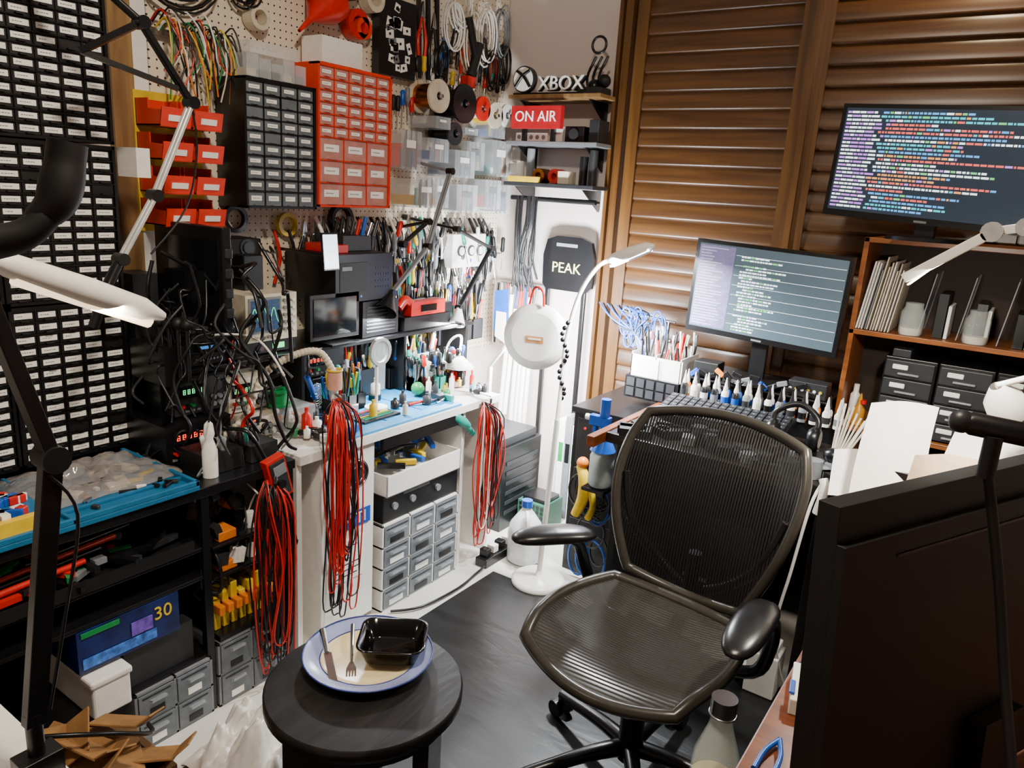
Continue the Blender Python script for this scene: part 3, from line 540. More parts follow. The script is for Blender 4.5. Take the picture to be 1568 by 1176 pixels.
for b_ in((-2.25,-1.79,1.89,1.896),(-2.25,-1.79,2.314,2.32),(-2.25,-2.244,1.89,2.32),(-1.796,-1.79,1.89,2.32)): o.box(*b_,z,z+.085,WHT)
for i in range(34): 
    o.boxr((rnd.uniform(-2.1,-1.84),rnd.uniform(1.93,2.28),z+.075+rnd.uniform(0,.03)),(rnd.uniform(.04,.12),.02,.02),rnd.choice([BLU,YEL,ORA,STL,BLK,BLU,GRY]),Matrix.Rotation(rnd.uniform(0,3),3,'Z'))
o.done(.002)
o=MB('heat_gun'); o.lathe2((-1.80,2.38,.64),(-1.82,2.29,.70),[(.012,0),(.022,.3),(.024,.9),(.016,1)],TEAL,14); o.cyl((-1.805,2.36,.65),(-1.80,2.41,.60),.013,TEAL); o.cyl((-1.80,2.39,.61),(-1.90,2.39,.61),.008,STL); o.done()
clearunit('floor_drawer_unit',-2.3,-1.80,.92,1.16,.0,.19,2,2,GRY); clearunit('floor_drawer_unit',-2.3,-1.80,1.18,1.42,.0,.22,2,2,GRY)
clearunit('floor_drawer_unit',-2.3,-1.82,.5,.74,.0,.19,2,2,GRY)
o=MB('boxed_game_carton'); o.box(-2.15,-1.81,.79,1.07,.325,.445,mat('carton_blue','#12245e',.35,var=.5,scale=14)); o.box(-1.809,-1.807,.80,1.0,.335,.365,mat('carton_print','#3a70c8',.4,var=.6,scale=60)); o.text('30',(-1.806,1.02,.405),.055,YEL,'+x'); o.box(-1.809,-1.806,.93,.99,.37,.41,mat('carton_print2','#6a4ab0',.4,var=.6,scale=50))
o.box(-1.809,-1.806,.80,.9,.425,.44,GRN); o.box(-2.12,-1.85,.8,1.05,.4455,.449,mat('carton_print3','#3e5a60',.4,var=.7,scale=30)); o.done(.002)
shell('carton_support_box',-2.2,-1.83,.915,1.12,.201,.323,m=DGY)
o=MB('white_storage_box'); o.box(-2.1,-1.77,.80,.90,.202,.295,WHT) ; o.box(-2.11,-1.765,.795,.905,.295,.315,WHT); o.done(.006)
o=MB('parts_tray'); o.box(-2.3,-1.80,.30,1.12,.551,.556,BLKM); o.box(-1.806,-1.80,.30,1.12,.556,.585,BLKM)
for i in range(120):
    o.boxr((rnd.uniform(-2.1,-1.83),rnd.uniform(.34,1.1),.565+rnd.uniform(0,.03)),(rnd.uniform(.02,.1),rnd.uniform(.01,.03),.015),rnd.choice([BLK,BLK,DGY,BLKM,BLK,RED,GRY,BLKM,GRN,BLK]),Matrix.Rotation(rnd.uniform(0,3),3,'Z'))
for i in range(4): o.cyl((-1.84-.04*i,.45+.1*i,.60),(-1.86-.04*i,.85+.06*i,.61),.008,[RED,BLK,ORG,BLK][i])
o.done()
o=MB('yellow_clamps')
for i in range(7): 
    y=1.2+.03*i; o.box(-1.9,-1.84,y,y+.022,.24,.24+.1+.02*(i%3),YEL); o.box(-1.88,-1.81,y,y+.02,.30,.33,ORA)
o.box(-1.95,-1.80,1.19,1.42,.222,.24,BLK)
for z in(.42,.52): o.box(-1.95,-1.82,1.19,1.44,z,z+.01,BLK); o.box(-1.9,-1.83,1.22,1.28,z+.011,z+.04,ORA); o.cyl((-1.86,1.35,z+.011),(-1.86,1.35,z+.06),.015,WHT)
o.done(.003)
o=MB('cardboard_scraps')
for i,(x,y,z,r,s) in enumerate(((-1.62,.66,.26,.3,.2),(-1.60,.76,.23,-.4,.18),(-1.68,.60,.28,1.1,.18),(-1.56,.82,.20,.8,.14),(-1.58,.70,.29,.2,.12),(-1.64,.80,.27,.6,.12))):
    ra=rnd.uniform(-.5,.5)
    R=Matrix.Rotation(r,3,'Z')@Matrix.Rotation(ra,3,'X'); o.boxr((x,y,z),(s,s*.7,.006),CAR,R); o.boxr(V((x,y,z))+R@V((s*.6,0,s*.12)),(s*.35,s*.7,.005),CAR,R@Matrix.Rotation(-.7,3,'Y'))
o.box(-1.75,-1.5,.5,.86,.008,.18,CAR); o.box(-1.73,-1.52,.52,.84,.181,.184,BLKM)
o.tube([(-1.7,.55,.32),(-1.62,.6,.36),(-1.55,.72,.33),(-1.58,.84,.24),(-1.66,.88,.2)],.006,BLK)
o.done(.002)
o=MB('white_plastic_bag'); o.grid(bag(-1.50,1.16,.008,.17,.20,.17,9,2.4),60,60,mat('white_bag','#e8e6e2',.3,bump=.5)); o.done()
o=MB('small_white_table'); o.box(-1.75,-1.06,-.1,.445,.665,.69,WHT)
for x in(-1.73,-1.10): 
    for y in(-.08,.35): o.box(x,x+.03,y,y+.03,0,.665,BLK)
o.done(.003)
o=MB('black_boom_arm')
o.box(-1.12,-1.08,.38,.44,.65,.73,BLK); o.cyl((-1.10,.41,.73),(-1.10,.41,.80),.012,BLK)
o.bar((-1.10,.41,.78),(-1.10,.47,1.19),.028,.02,BLK); o.cyl((-1.12,.47,1.19),(-1.08,.47,1.19),.02,BLKM)
o.bar((-1.10,.47,1.19),(-1.10,.405,1.45),.028,.02,BLK); o.bar((-1.10,.405,1.45),(-1.02,.36,1.50),.022,.02,BLK)
o.tube([(-1.03,.33,1.495),(-1.02,.38,1.50),(-1.0,.42,1.512),(-.99,.445,1.535)],lambda t:.024-.008*t,BLKM,14,6)
o.tube([(-1.0,.43,1.525),(-.99,.455,1.55),(-.99,.468,1.585),(-.99,.476,1.622)],lambda t:.012+.013*math.sin(min(1,t*1.3)*2.2),BLKM,14,8)
o.cyl((-.985,.445,1.54),(-1.0,.46,1.545),.012,BLK)
o.tube([(-1.09,.46,1.17),(-1.08,.49,1.1),(-1.08,.46,.95),(-1.09,.43,.8)],.003,BLK)
o.done(.003)
o=MB('led_desk_lamp')
p0=V((-1.30,.50,1.45));p1=V((-1.30,.77,1.335)); 
o.lathe2(p0,p1,[(.012,0),(.02,.08),(.024,.5),(.022,.85),(.008,1)],WHT,14); o.cyl(p0,p0+V((0,-.04,.02)),.014,STL)
d=(p1-p0); o.tube([p0+d*.1+V((0,0,-.018)),p0+d*.9+V((0,0,-.018))],.012,mat('lamp_diffuser','#ffe2b8',.4,emit=2),8,raw=True)
o.cyl(p0+V((0,-.04,.02)),(-1.42,.30,1.1),.008,WHT); o.cyl((-1.42,.30,1.1),(-1.5,.2,.69),.008,WHT); o.cyl((-1.5,.2,.691),(-1.5,.2,.71),.05,WHT); o.done()
o=MB('microphone_boom_arm')
pts=[(-1.95,.98,2.05),(-1.9,1.11,1.94),(-1.9,1.235,1.77),(-1.9,1.12,1.53),(-1.9,1.02,1.37)]
for i in range(len(pts)-1):
    for s in(-.008,.008): o.cyl(V(pts[i])+V((s,0,0)),V(pts[i+1])+V((s,0,0)),.0065,SIL if i>=2 else BLK)
for p in pts: o.cyl(V(p)+V((-.018,0,0)),V(p)+V((.018,0,0)),.016,BLK)
o.cyl((-2.2,.95,2.12),pts[0],.012,BLK); o.tube([(-1.9,1.02,1.37),(-1.9,.98,1.30),(-1.92,.95,1.2)],.014,BLK)
o.bar((-1.9,1.11,1.94),(-1.98,1.0,1.86),.02,.015,BLK); o.bar((-1.98,1.0,1.86),(-1.9,1.20,1.80),.02,.012,BLK); o.box(-2.2,-2.1,1.19,1.23,1.57,1.65,WHT)
o.tube([(-1.9,1.235,1.77),(-1.89,1.24,1.65),(-1.89,1.2,1.5),(-1.9,1.1,1.38)],.003,BLK)
o.done()
o=MB('articulated_lamp_arms')
def arm(pts,m,r=.006):
    for i in range(len(pts)-1):
        for s in(-.007,.007): o.cyl(V(pts[i])+V((s,0,0)),V(pts[i+1])+V((s,0,0)),r,m)
    for p in pts: o.cyl(V(p)+V((-.016,0,0)),V(p)+V((.016,0,0)),.014,BLK)
arm([(-2.38,2.62,1.7),(-2.1,2.56,1.66),(-2.1,2.43,1.35),(-2.1,2.22,1.17)],GRY); arm([(-2.38,2.6,1.45),(-2.1,2.62,1.42),(-2.1,2.88,1.33),(-2.1,2.66,1.07)],BLK)
arm([(-2.38,2.5,1.4),(-2.12,2.45,1.45),(-2.12,2.3,1.36)],BLK)
o.lathe2((-2.1,2.22,1.17),(-2.08,2.16,1.10),[(.012,0),(.02,.3),(.05,1)],BLK,16,False)
o.lathe2((-2.1,2.66,1.07),(-2.08,2.62,1.0),[(.012,0),(.02,.3),(.04,1)],SIL,16,False)
o.done()
o=MB('gooseneck_floor_lamp')
o.lathe((-1.465,2.475,.007),[(.115,0),(.115,.012),(.10,.022),(.015,.028),(.012,.05)],WHT,36)
o.cyl((-1.465,2.475,.03),(-1.45,2.50,.72),.011,WHT)
o.tube([(-1.45,2.50,.72),(-1.46,2.53,.88),(-1.47,2.56,1.05),(-1.44,2.58,1.22),(-1.38,2.59,1.33),(-1.33,2.6,1.365)],.009,WHT,8)
hd=[V((-1.34,2.6,1.36)),V((-1.155,2.6,1.435))]
o.lathe2(hd[0],hd[1],[(.01,0),(.022,.15),(.026,.5),(.022,.85),(.006,1)],WHT,16)
o.bar(hd[0]+V((.02,0,-.018)),hd[1]+V((-.015,0,-.018)),.035,.008,mat('lamp_led','#eef4ff',.3,emit=25))
for i in range(15): o.sph((-1.46+.014*math.sin(i*.9),2.53+.01*math.cos(i*.9),.80+i*.022),.010,BLK,8)
o.done()
o=MB('round_panel_light')
c=V((-1.63,2.58,1.02)); dr=V((-.30,.95,-.05)).normalized()
o.lathe2(c-dr*.014,c+dr*.014,[(.10,0),(.132,.25),(.138,.6),(.138,1)],WHT,40); o.lathe2(c+dr*.0145,c+dr*.016,[(.125,0),(.125,1)],mat('panel_led','#f0f5ff',.3,emit=30),40)
side=V((dr.y,-dr.x,0)).normalized(); R=Matrix((side,dr,V((0,0,1)))).transposed()
o.boxr(c-dr*.0155+V((0,0,-.01)),(.075,.002,.028),mat('label_tan','#c98a50',.6),R); o.boxr(c-dr*.017+V((0,0,-.008)),(.055,.002,.008),WHT,R); o.boxr(c-dr*.0165+V((0,0,-.09)),(.05,.002,.006),GRY,R)
o.tube([c+V((.03,0,.13)),c+V((.02,.0,.19)),c+V((-.02,.0,.2)),c+V((-.04,.0,.13))],.005,RED,7)
o.bar(c+V((-.12,0,-.03)),(-1.86,2.59,.85),.015,.01,WHT); o.bar((-1.86,2.59,.85),(-1.86,2.59,.72),.02,.015,WHT)
o.done()
# ------------- corner floor items
o=MB('plastic_jug'); o.lathe((-1.625,2.60,0),[(.06,0),(.075,.012),(.078,.13),(.07,.18),(.035,.23),(.02,.25),(.02,.262)],mat('jug_plastic','#e4e8ea',.3,alpha=.92),24); o.cyl((-1.625,2.60,.26),(-1.625,2.60,.29),.024,BLU); o.tube([(-1.60,2.565,.25),(-1.565,2.52,.24),(-1.56,2.515,.17),(-1.58,2.54,.13)],.010,WHT); o.done()
o=MB('corner_storage_crates'); o.box(-2.1,-1.87,2.75,3.08,.0,.42,BLK); o.box(-2.08,-1.89,2.77,3.06,.421,.46,DGY)
for i in range(6): o.box(-1.869,-1.866,2.78,3.05,.08+i*.05,.10+i*.05,DGY)
o.done(.004)
o=MB('perforated_basket'); o.box(-1.855,-1.70,2.88,3.05,0,.14,mat('basket_green','#2c5a48',.5)) 
for i in range(5):
    for j in range(6): o.box(-1.845+j*.024,-1.83+j*.024,2.878,2.88,.02+i*.024,.035+i*.024,BLK)
o.box(-1.84,-1.71,2.9,3.03,.141,.16,BLK); o.done(.003)
o=MB('standing_binders')
for i in range(6): o.box(-1.82+i*.038,-1.786+i*.038,3.1,3.23,0,.50+.02*(i%3),[WHT,PAP,GRY][i%3]); o.box(-1.815+i*.038,-1.79+i*.038,3.098,3.10,.3,.4,GRN if i%2 else BLK)
o.done(.003)
o=MB('power_strip'); o.box(-1.76,-1.70,2.42,2.72,.0,.04,BLK)
for i in range(5): o.box(-1.755,-1.715,2.44+i*.055,2.475+i*.055,.041,.075,[BLK,WHT,BLK,WHT,BLK][i])
o.done(.003)
o=MB('rolled_posters')
for i in range(6): o.cyl((-2.16+i*.028,3.12,.461 if i<2 else .0),(-2.17+i*.028,3.18,1.08-.07*(i%4)),.012,[WHT,PAP,WHT,WHT,PAP,WHT][i])
o.prism([(-2.22,.9),(-2.12,.84),(-2.14,1.12),(-2.22,1.1)],'y',3.1,3.106,BLU); o.prism([(-2.2,.87),(-2.13,.84),(-2.14,1.0),(-2.2,1.0)],'y',3.09,3.095,WHT)
o.done()
o=MB('hanging_tools_in_corner')
for i in range(14): o.tube([(-2.34+.02*i,3.27,1.12),(-2.33+.02*i,3.25,1.0),(-2.34+.02*i+rnd.uniform(-.02,.02),3.25,.8)],.005,rnd.choice([RED,BLU,BLK,STL,BLK,WHT,RED]),6)
o.box(-2.36,-2.06,3.27,3.345,1.11,1.13,STL); o.done()
o=MB('coiled_cables_on_tower')
for i in range(16):
    o.ring((-1.32+rnd.uniform(-.06,.06),2.62,.22+rnd.uniform(-.12,.25)),rnd.uniform(.05,.10),.005,[BLK,BLU,BLKM,DGY][i%4],'y',18,6,rnd.uniform(.6,1),1.1)
o.done()
o=MB('black_storage_tower'); o.box(-1.46,-1.20,2.66,3.25,0,.72,BLK)
for z in(.05,.28,.5): o.box(-1.44,-1.22,2.655,2.66,z,z+.2,BLKM)
o.box(-1.47,-1.19,2.65,3.26,.72,.745,BLK); o.cyl((-1.40,2.649,.66),(-1.40,2.652,.66),.006,RED); o.done(.004)
o=MB('spring_clamp'); o.tube([(-1.38,2.60,.52),(-1.35,2.59,.46),(-1.35,2.59,.38),(-1.38,2.59,.30)],lambda t:.018+.008*math.sin(t*3),YEL,10); o.tube([(-1.32,2.59,.44),(-1.30,2.59,.36),(-1.32,2.59,.3)],.015,YEL,10); o.sph((-1.37,2.60,.53),.026,ORA); o.cyl((-1.37,2.6,.5),(-1.37,2.66,.5),.01,BLK); o.done()
o=MB('spray_bottle'); c=(-1.235,2.50,.50); o.lathe(c,[(.04,.0),(.048,.01),(.048,.12),(.03,.16),(.02,.17),(.02,.19)],mat('bottle_translucent','#c8d4d4',.3,alpha=.85),20); o.lathe(c,[(.05,.145),(.03,.19),(.024,.20),(.022,.24)],BLU,18); o.box(-1.30,-1.215,2.485,2.515,.74,.78,BLU); o.box(-1.285,-1.27,2.49,2.51,.66,.74,BLU); o.cyl((-1.30,2.50,.765),(-1.32,2.50,.765),.012,WHT); o.cyl((-1.24,2.5,.78),(-1.24,2.5,.85),.02,BLU); o.box(-1.29,-1.19,2.45,2.55,.48,.495,BLK);o.box(-1.29,-1.19,2.54,2.65,.48,.495,BLK); o.done(.003)
# ---------------------------------------------------------------- back desk
o=MB('back_desk'); o.box(-1.15,1.0,2.36,3.28,.745,.775,DARKD); o.box(-1.15,1.0,2.34,2.36,.74,.778,DARKD)
for x in(-1.13,-.42,.95): o.box(x,x+.03,2.40,3.25,0,.745,BLKM)
o.box(-1.13,.95,3.2,3.22,.0,.745,BLKM); o.box(-1.18,-1.15,2.25,3.28,.74,.78,DESK)
o.done(.003)
o=MB('desk_drawer_pedestal'); o.box(-1.08,-.62,2.62,3.15,.02,.70,BLKM)
for z in(.05,.27,.49): o.box(-1.07,-.63,2.61,2.62,z,z+.19,BLK); o.box(-.9,-.8,2.6,2.61,z+.14,z+.155,GRY)
for x in(-1.05,-.68): o.cyl((x,2.7,0),(x,2.7,.02),.02,BLK)
o.done(.003)
def monitor(name,c,w,h,rz,tilt=0,lines=26,seed=1,stand=.12,bg='#28323a',em=1.3):
    r=random.Random(seed); o=MB(name); o.M=Matrix.Translation(c)@Matrix.Rotation(rz,4,'Z')@Matrix.Rotation(tilt,4,'Y')
    o.box(-w/2,w/2,0,.03,-h/2,h/2,BLK); o.box(-w*.35,w*.35,.03,.055,-h*.3,h*.3,BLK)
    iw=w-.03; ih=h-.035
    o.box(-iw/2,iw/2,-.0015,0,-ih/2+.004,ih/2+.004,mat('screen_%d'%seed,bg,.25,emit=em,var=.03))
    o.box(-.02,.02,-.001,0,-h/2+.005,-h/2+.012,GRY)
    cols=[mat('code_'+k,c_,.4,emit=e_) for k,c_,e_ in(('white','#dce6ea',2.2),('blue','#4a98d8',1.7),('cyan','#30b8c8',1.7),('red','#d85850',1.7),('green','#60c070',1.7),('orange','#d89050',1.7),('violet','#b070d8',1.7))]
    for k in range(lines):
        z=ih/2-.010-k*(ih-.016)/lines; hh=(ih/lines)*.25
        if seed==1:
            x=-iw/2+.006
            while x<-iw/2+iw*.17: L=r.uniform(.008,.03); o.box(x,x+L,-.0025,-.0015,z-hh,z+hh,cols[0 if r.random()<.6 else 6]); x+=L+.003
            x+=r.uniform(.0,.02); end=-iw/2+iw*r.uniform(.35,.97); base=r.choice([2,1,0,5,3,2,1])
            while x<end: 
                L=r.uniform(.005,.022); o.box(x,min(x+L,iw/2-.005),-.0025,-.0015,z-hh,z+hh,cols[base] if r.random()<.75 else r.choice(cols)); x+=L+.0035
        elif r.random()<.88:
            x=-iw/2+iw*(.31+.02*r.choice([0,0,1,2])); end=x+iw*r.uniform(.08,.30)
            while x<end: L=r.uniform(.005,.018); o.box(x,x+L,-.0025,-.0015,z-hh,z+hh,r.choice([cols[0],cols[0],cols[0],cols[4],cols[0]])); x+=L+.003
    if seed!=1:
        o.box(-iw/2+.002,-iw/2+iw*.26,-.002,-.0014,-ih/2+.01,ih/2-.002,mat('code_sidebar','#706890',.4,emit=.9,var=.3,scale=60))
        for k in range(lines): z=ih/2-.012-k*(ih-.02)/lines; o.box(-iw/2+.008,-iw/2+iw*r.uniform(.08,.22),-.0026,-.002,z-.002,z+.002,mat('code_dim','#a8a4bc',.4,emit=1.0))
        for k in range(8): z=ih/2-.03-k*(ih-.03)/8; o.box(-iw/2+iw*.27,iw/2-.004,-.002,-.0014,z,z+.0012,cols[0])
    o.M=Matrix.Translation(c)@Matrix.Rotation(rz,4,'Z')
    o.box(-.03,.03,.035,.06,-h/2-stand,-h*.1,BLK); o.lathe2((0,.04,-h/2-stand),(0,.04,-h/2-stand+.012),[(.12,0),(.11,1)],BLK,28)
    return o.done()
monitor('computer_monitor',(-.33,2.86,1.758),.66,.375,-.18,.045,26,1,.053,'#232c36')
monitor('computer_monitor',(-.83,2.93,1.265),.60,.37,-.05,.03,28,2,.16,'#4c5c66',em=.75)
o=MB('monitor_riser'); o.box(-1.08,-.53,2.88,3.2,.90,.91,BLK)
for x in(-1.08,-.54): o.box(x,x+.01,2.9,3.2,.776,.90,BLK)
o.box(-1.06,-.96,2.90,2.98,.911,.975,BLKM); o.box(-.68,-.54,2.89,2.97,.911,.97,DGY)
for i in range(6): o.cyl((-.67+i*.022,2.889,.94),(-.67+i*.022,2.886,.94),.006,YEL if i%2 else WHT)
for i in range(14): o.boxr((-1.05+i*.035,2.885,.925+rnd.uniform(0,.03)),(.04,.012,.02),rnd.choice([BLK,ORA,BLK,GRY,BLU,BLK]),Matrix.Rotation(rnd.uniform(-.8,.8),3,'Y'))
o.done(.003)
o=MB('dropper_bottles')
o.box(-1.08,-.44,2.82,2.87,.776,.835,BLK)
for i in range(15):
    x=-1.06+i*.042
    for y in(2.822,2.853):
        m=rnd.choice([WHT,WHT,WHT,BLU,ORA,BLK]); o.lathe((x,y,.836),[(.015,0),(.015,.05),(.009,.06)],m if y>2.83 else rnd.choice([WHT,GRY,BLK,WHT]),10); o.lathe((x,y,.836),[(.0095,.058),(.009,.07),(.0065,.078),(.002,.11)],rnd.choice([WHT,WHT,WHT,WHT,BLK]),10)
        o.cyl((x,y,.848),(x,y,.872),.0153,rnd.choice([BLU,WHT,DGY,WHT,GRY,BLK]),n=10)
o.done()
o=MB('pen_holders'); 
o.box(-1.34,-1.10,2.86,3.1,.776,.87,BLK)
for i in range(5):
    for j in range(2): o.box(-1.33+i*.045,-1.295+i*.045,2.855,2.86,.785+j*.042,.82+j*.042,DGY)
o.sph((-1.13,2.855,.80),.012,GRN); o.box(-1.32,-1.20,2.87,2.93,.871,.95,WHT)
for i in range(56):
    x=rnd.uniform(-1.33,-1.11); y=rnd.uniform(2.90,3.06); L=rnd.uniform(.13,.2); o.cyl((x,y,.871),(x+rnd.uniform(-.03,.03),y,.87+L),.0045,rnd.choice([WHT,WHT,BLK,DGY,BEI,WHT,GRY,BLK,RED]),n=7)
for x in(-1.33,-1.22,-1.11): o.box(x,x+.004,2.88,3.07,.87,.97,WHT)
o.box(-1.33,-1.1,2.88,2.884,.87,.96,WHT)
o.done()
o=MB('blue_cable_coils')
for i in range(22): o.ring((-1.46+rnd.uniform(0,.18),3.05,1.02+rnd.uniform(-.06,.06)),rnd.uniform(.03,.05),.004,[BLU,BLU,BLK][i%3],'y',16,6,.6,1.4)
for i in range(10): o.tube([(-1.62+i*.02,3.1,1.12),(-1.5+i*.02,3.0,1.08+rnd.uniform(-.03,.03)),(-1.38,3.0,1.02),(-1.3,2.98,.95-.01*i)],.004,BLK if i%2 else BLU)
o.cyl((-1.5,3.1,1.10),(-1.24,3.1,1.08),.006,STL); o.cyl((-1.27,3.1,1.08),(-1.27,3.1,.87),.006,STL); o.done()
o=MB('computer_keyboard'); o.M=Matrix.Translation((-.02,2.58,.80))@Matrix.Rotation(.2,4,'X')@Matrix.Translation((0,-2.56,-.776))
o.box(-1.06,-.58,2.56,2.75,.778,.80,BLK)
for r_ in range(6):
    for c_ in range(16): o.box(-1.05+c_*.029,-1.026+c_*.029,2.567+r_*.028,2.591+r_*.028,.80,.810,DGY); o.box(-1.042+c_*.029,-1.036+c_*.029,2.578+r_*.028,2.584+r_*.028,.810,.8103,GRY)
o.M=Matrix(); o.box(-1.05,-.63,2.70,2.73,.776,.82,BLK); o.box(-1.05,-.63,2.6,2.62,.776,.80,BLK)
o.done(.001)
o=MB('headphones'); o.tube([(-.64,2.60,.85),(-.64,2.62,.91),(-.57,2.64,.945),(-.50,2.62,.91),(-.50,2.60,.85)],.011,BLK,8); 
for x in(-.64,-.50): o.lathe2((x-.02,2.60,.845),(x+.02,2.60,.845),[(.03,0),(.042,.3),(.042,.8),(.03,1)],BLK,18)
o.box(-.66,-.48,2.58,2.62,.776,.805,BLK); o.done()
o=MB('desk_top_clutter')
for i in range(60):
    x=rnd.uniform(-1.1,-.15); y=rnd.uniform(2.38,2.52); m=rnd.choice([BLK,BLK,BLKM,DGY,BLK,DGY,GRY,BLKM,BLKM]) if x<-.42 else rnd.choice([BLK,RED,WHT,BLU,DGY]); 
    if rnd.random()<.6: o.boxr((x,y,.79),(rnd.uniform(.03,.1),rnd.uniform(.02,.07),.028),m,Matrix.Rotation(rnd.uniform(0,3),3,'Z'))
    else: o.cyl((x,y,.776),(x,y,.776+rnd.uniform(.02,.06)),rnd.uniform(.01,.03),m)
for i in range(9): o.cyl((-.46+i*.006,2.74,.776),(-.46+i*.014,2.76,.93+rnd.uniform(-.03,.02)),.004,[BEI,WHT,BEI][i%3],n=6)
for i in range(10): o.boxr((-.34+rnd.uniform(-.05,.14),2.62+rnd.uniform(-.05,.12),.779+i*.002),(.2,.14,.0015),PAP,Matrix.Rotation(rnd.uniform(-.5,.5),3,'Z'))
o.lathe((-.42,2.56,.80),[(.03,0),(.035,.01),(.035,.03),(.01,.04)],BLK,16)
o.done()
o=MB('bookcase'); x0,x1,y0,y1=-.515,.42,2.97,3.27
for x in(x0,x1-.018,): o.box(x,x+.018,y0,y1,.776,1.515,CASE)
for z in(.80,1.165,1.497): o.box(x0,x1,y0,y1,z,z+.018,CASE)
o.box(x0,x1,y1-.008,y1,.78,1.51,mat('bookcase_back','#2a1a10',.7)); o.done(.002)
o=MB('shelf_folders_and_jars')
for i in range(12): 
    h=rnd.uniform(.2,.27); o.boxr((-.48+i*.0095,3.08,1.185+h/2),(.004,.2,h),rnd.choice([PAP,WHT,GRY,BEI,WHT]),Matrix.Rotation(.12,3,'Y'))
for i in range(5): x=-.28+i*.12; o.boxr((x,3.08,1.30),(.003,.2,.22),CLR,Matrix.Rotation(.12,3,'Y')); o.box(x+.03,x+.06,3.02,3.2,1.185,1.34-.02*(i%3),[BLKM,DGY,BLK][i%3]); o.box(x+.065,x+.075,3.02,3.18,1.185,1.30,[PAP,WHT,GRY][i%3])
for x in(-.32,-.12,.1): o.lathe((x,3.01,1.184),[(.035,0),(.04,.01),(.04,.08),(.03,.1),(.03,.115)],GLS,18); o.lathe((x,3.01,1.186),[(.033,0),(.036,.01),(.036,.025)],BEI,16)
o.done()
o=MB('black_desktop_drawers')
for k,xx in enumerate((-.38,-.205,-.03)):
    o.box(xx,xx+.17,3.0,3.2,.819,1.10,BLK)
    for r_ in range(4):
        z=.825+r_*.068; o.box(xx+.006,xx+.164,2.985,3.0,z,z+.062,DGY if k<2 else BLKM); o.box(xx+.03,xx+.08,2.98,2.986,z+.03,z+.048,LBL); o.box(xx+.05,xx+.12,2.972,2.985,z+.012,z+.02,GRY)
o.box(-.36,-.3,3.0,3.1,1.101,1.13,DGY)
o.done(.003)
o=MB('small_glue_bottle'); o.lathe((-.44,3.02,.819),[(.022,0),(.022,.06),(.01,.075),(.01,.085),(.003,.12)],mat('honey','#c98a1c',.3),14); o.lathe((-.47,3.08,.819),[(.018,0),(.018,.1),(.01,.11),(.01,.14)],WHT,14); o.cyl((-.43,3.02,.90),(-.43,3.02,.915),.012,RED); o.done()
o=MB('right_desk'); o.box(-.23,1.2,.1,2.33,.735,.76,DESK)
for y in(.13,1.4,2.28): o.box(-.19,-.16,y,y+.03,0,.735,BLKM); o.box(1.1,1.13,y,y+.03,0,.735,BLKM)
o.done(.003)
o=MB('large_monitor')
d=V((.43,.903,0)).normalized(); nb=V((d.y,-d.x,0)); R=Matrix((d,nb,V((0,0,1)))).transposed().to_4x4(); o.M=Matrix.Translation((-.097,.86,.795))@R@Matrix.Rotation(.07,4,'X')
W=.74;Hh=.48
o.box(0,W,-.03,0,.0,Hh,BLKM); o.box(.02,W-.02,-.032,-.03,.02,Hh-.02,SCRD)
o.prism([(.0,.0),(W,.0),(W,Hh-.045),(.0,Hh-.045)],'y',0,.012,BLKM); o.box(.10,W-.1,.0121,.014,Hh-.075,Hh-.071,BLK)
o.box(W/2-.05,W/2+.05,.014,.04,-.02,.12,BLKM); o.M=Matrix.Translation((-.097,.86,.795))@R; o.box(W/2-.12,W/2+.12,-.06,.07,-.034,-.022,BLK); o.done(.008)
o=MB('document_sheets')
def sheet(cx,cy,cz,w,h,rz,lean,curl,skew=0):
    def fn(u,v):
        x=(u-.5)*w+skew*v; z=v*h; y=lean*z+curl*math.sin(u*3.1)*v+.01*math.sin(5*u+4*v)
        return(cx+x*math.cos(rz)-y*math.sin(rz),cy+x*math.sin(rz)+y*math.cos(rz),cz+z)
    return fn
o.grid(sheet(-.22,2.22,.80,.19,.28,.5,.35,.04,.05),12,12,PAP); o.grid(sheet(-.09,2.05,.77,.17,.24,.4,.3,.03,.04),12,12,mat('paper_tan','#e0c4a0',.8)); o.grid(sheet(-.31,2.26,.79,.12,.12,.2,.7,.03),8,8,PAP); o.grid(sheet(-.05,2.24,.79,.2,.25,-.3,.8,.03),8,8,PAP)
for i in range(5): o.boxr((-.1+i*.06,2.24-.02*i,.781+i*.003),(.21,.16,.002),PAP,Matrix.Rotation(.3*i-.5,3,'Z'))
o.box(-.28,.0,2.27,2.285,.777,.90,BLK)
o.done()
o=MB('white_articulated_lamp')
h0=V((-.245,2.0,1.455));h1=V((-.10,2.0,1.565)); o.bar(h0,h1,.06,.022,WHT); o.bar(h0+V((.01,0,-.014)),h1+V((-.03,0,-.014)),.045,.004,mat('lamp_warm','#fff0d8',.4,emit=8))
o.cyl((-.09,1.97,1.575),(-.09,2.03,1.575),.022,SIL); o.bar((-.09,2.0,1.575),(-.03,2.0,1.59),.02,.02,WHT); o.cyl((-.03,1.98,1.59),(-.03,2.02,1.59),.02,SIL)
for s in(-.02,.02): o.cyl((-.03,2.0+s,1.59),(.22,2.0+s,1.25),.007,WHT)
for s in(-.02,.02): o.cyl((.22,2.0+s,1.25),(.12,2.0+s,.80),.007,WHT)
o.cyl((.12,2.0,.761),(.12,2.0,.80),.03,WHT); o.done(.004)
o=MB('second_task_lamp'); o.lathe2((.02,2.25,1.13),(-.02,2.2,1.2),[(.05,0),(.045,.5),(.015,1)],WHT,18,False); o.cyl((-.02,2.2,1.2),(.2,2.3,1.3),.008,WHT); o.cyl((.2,2.3,1.3),(.3,2.28,.762),.008,WHT); o.done()
o=MB('desk_microphone')
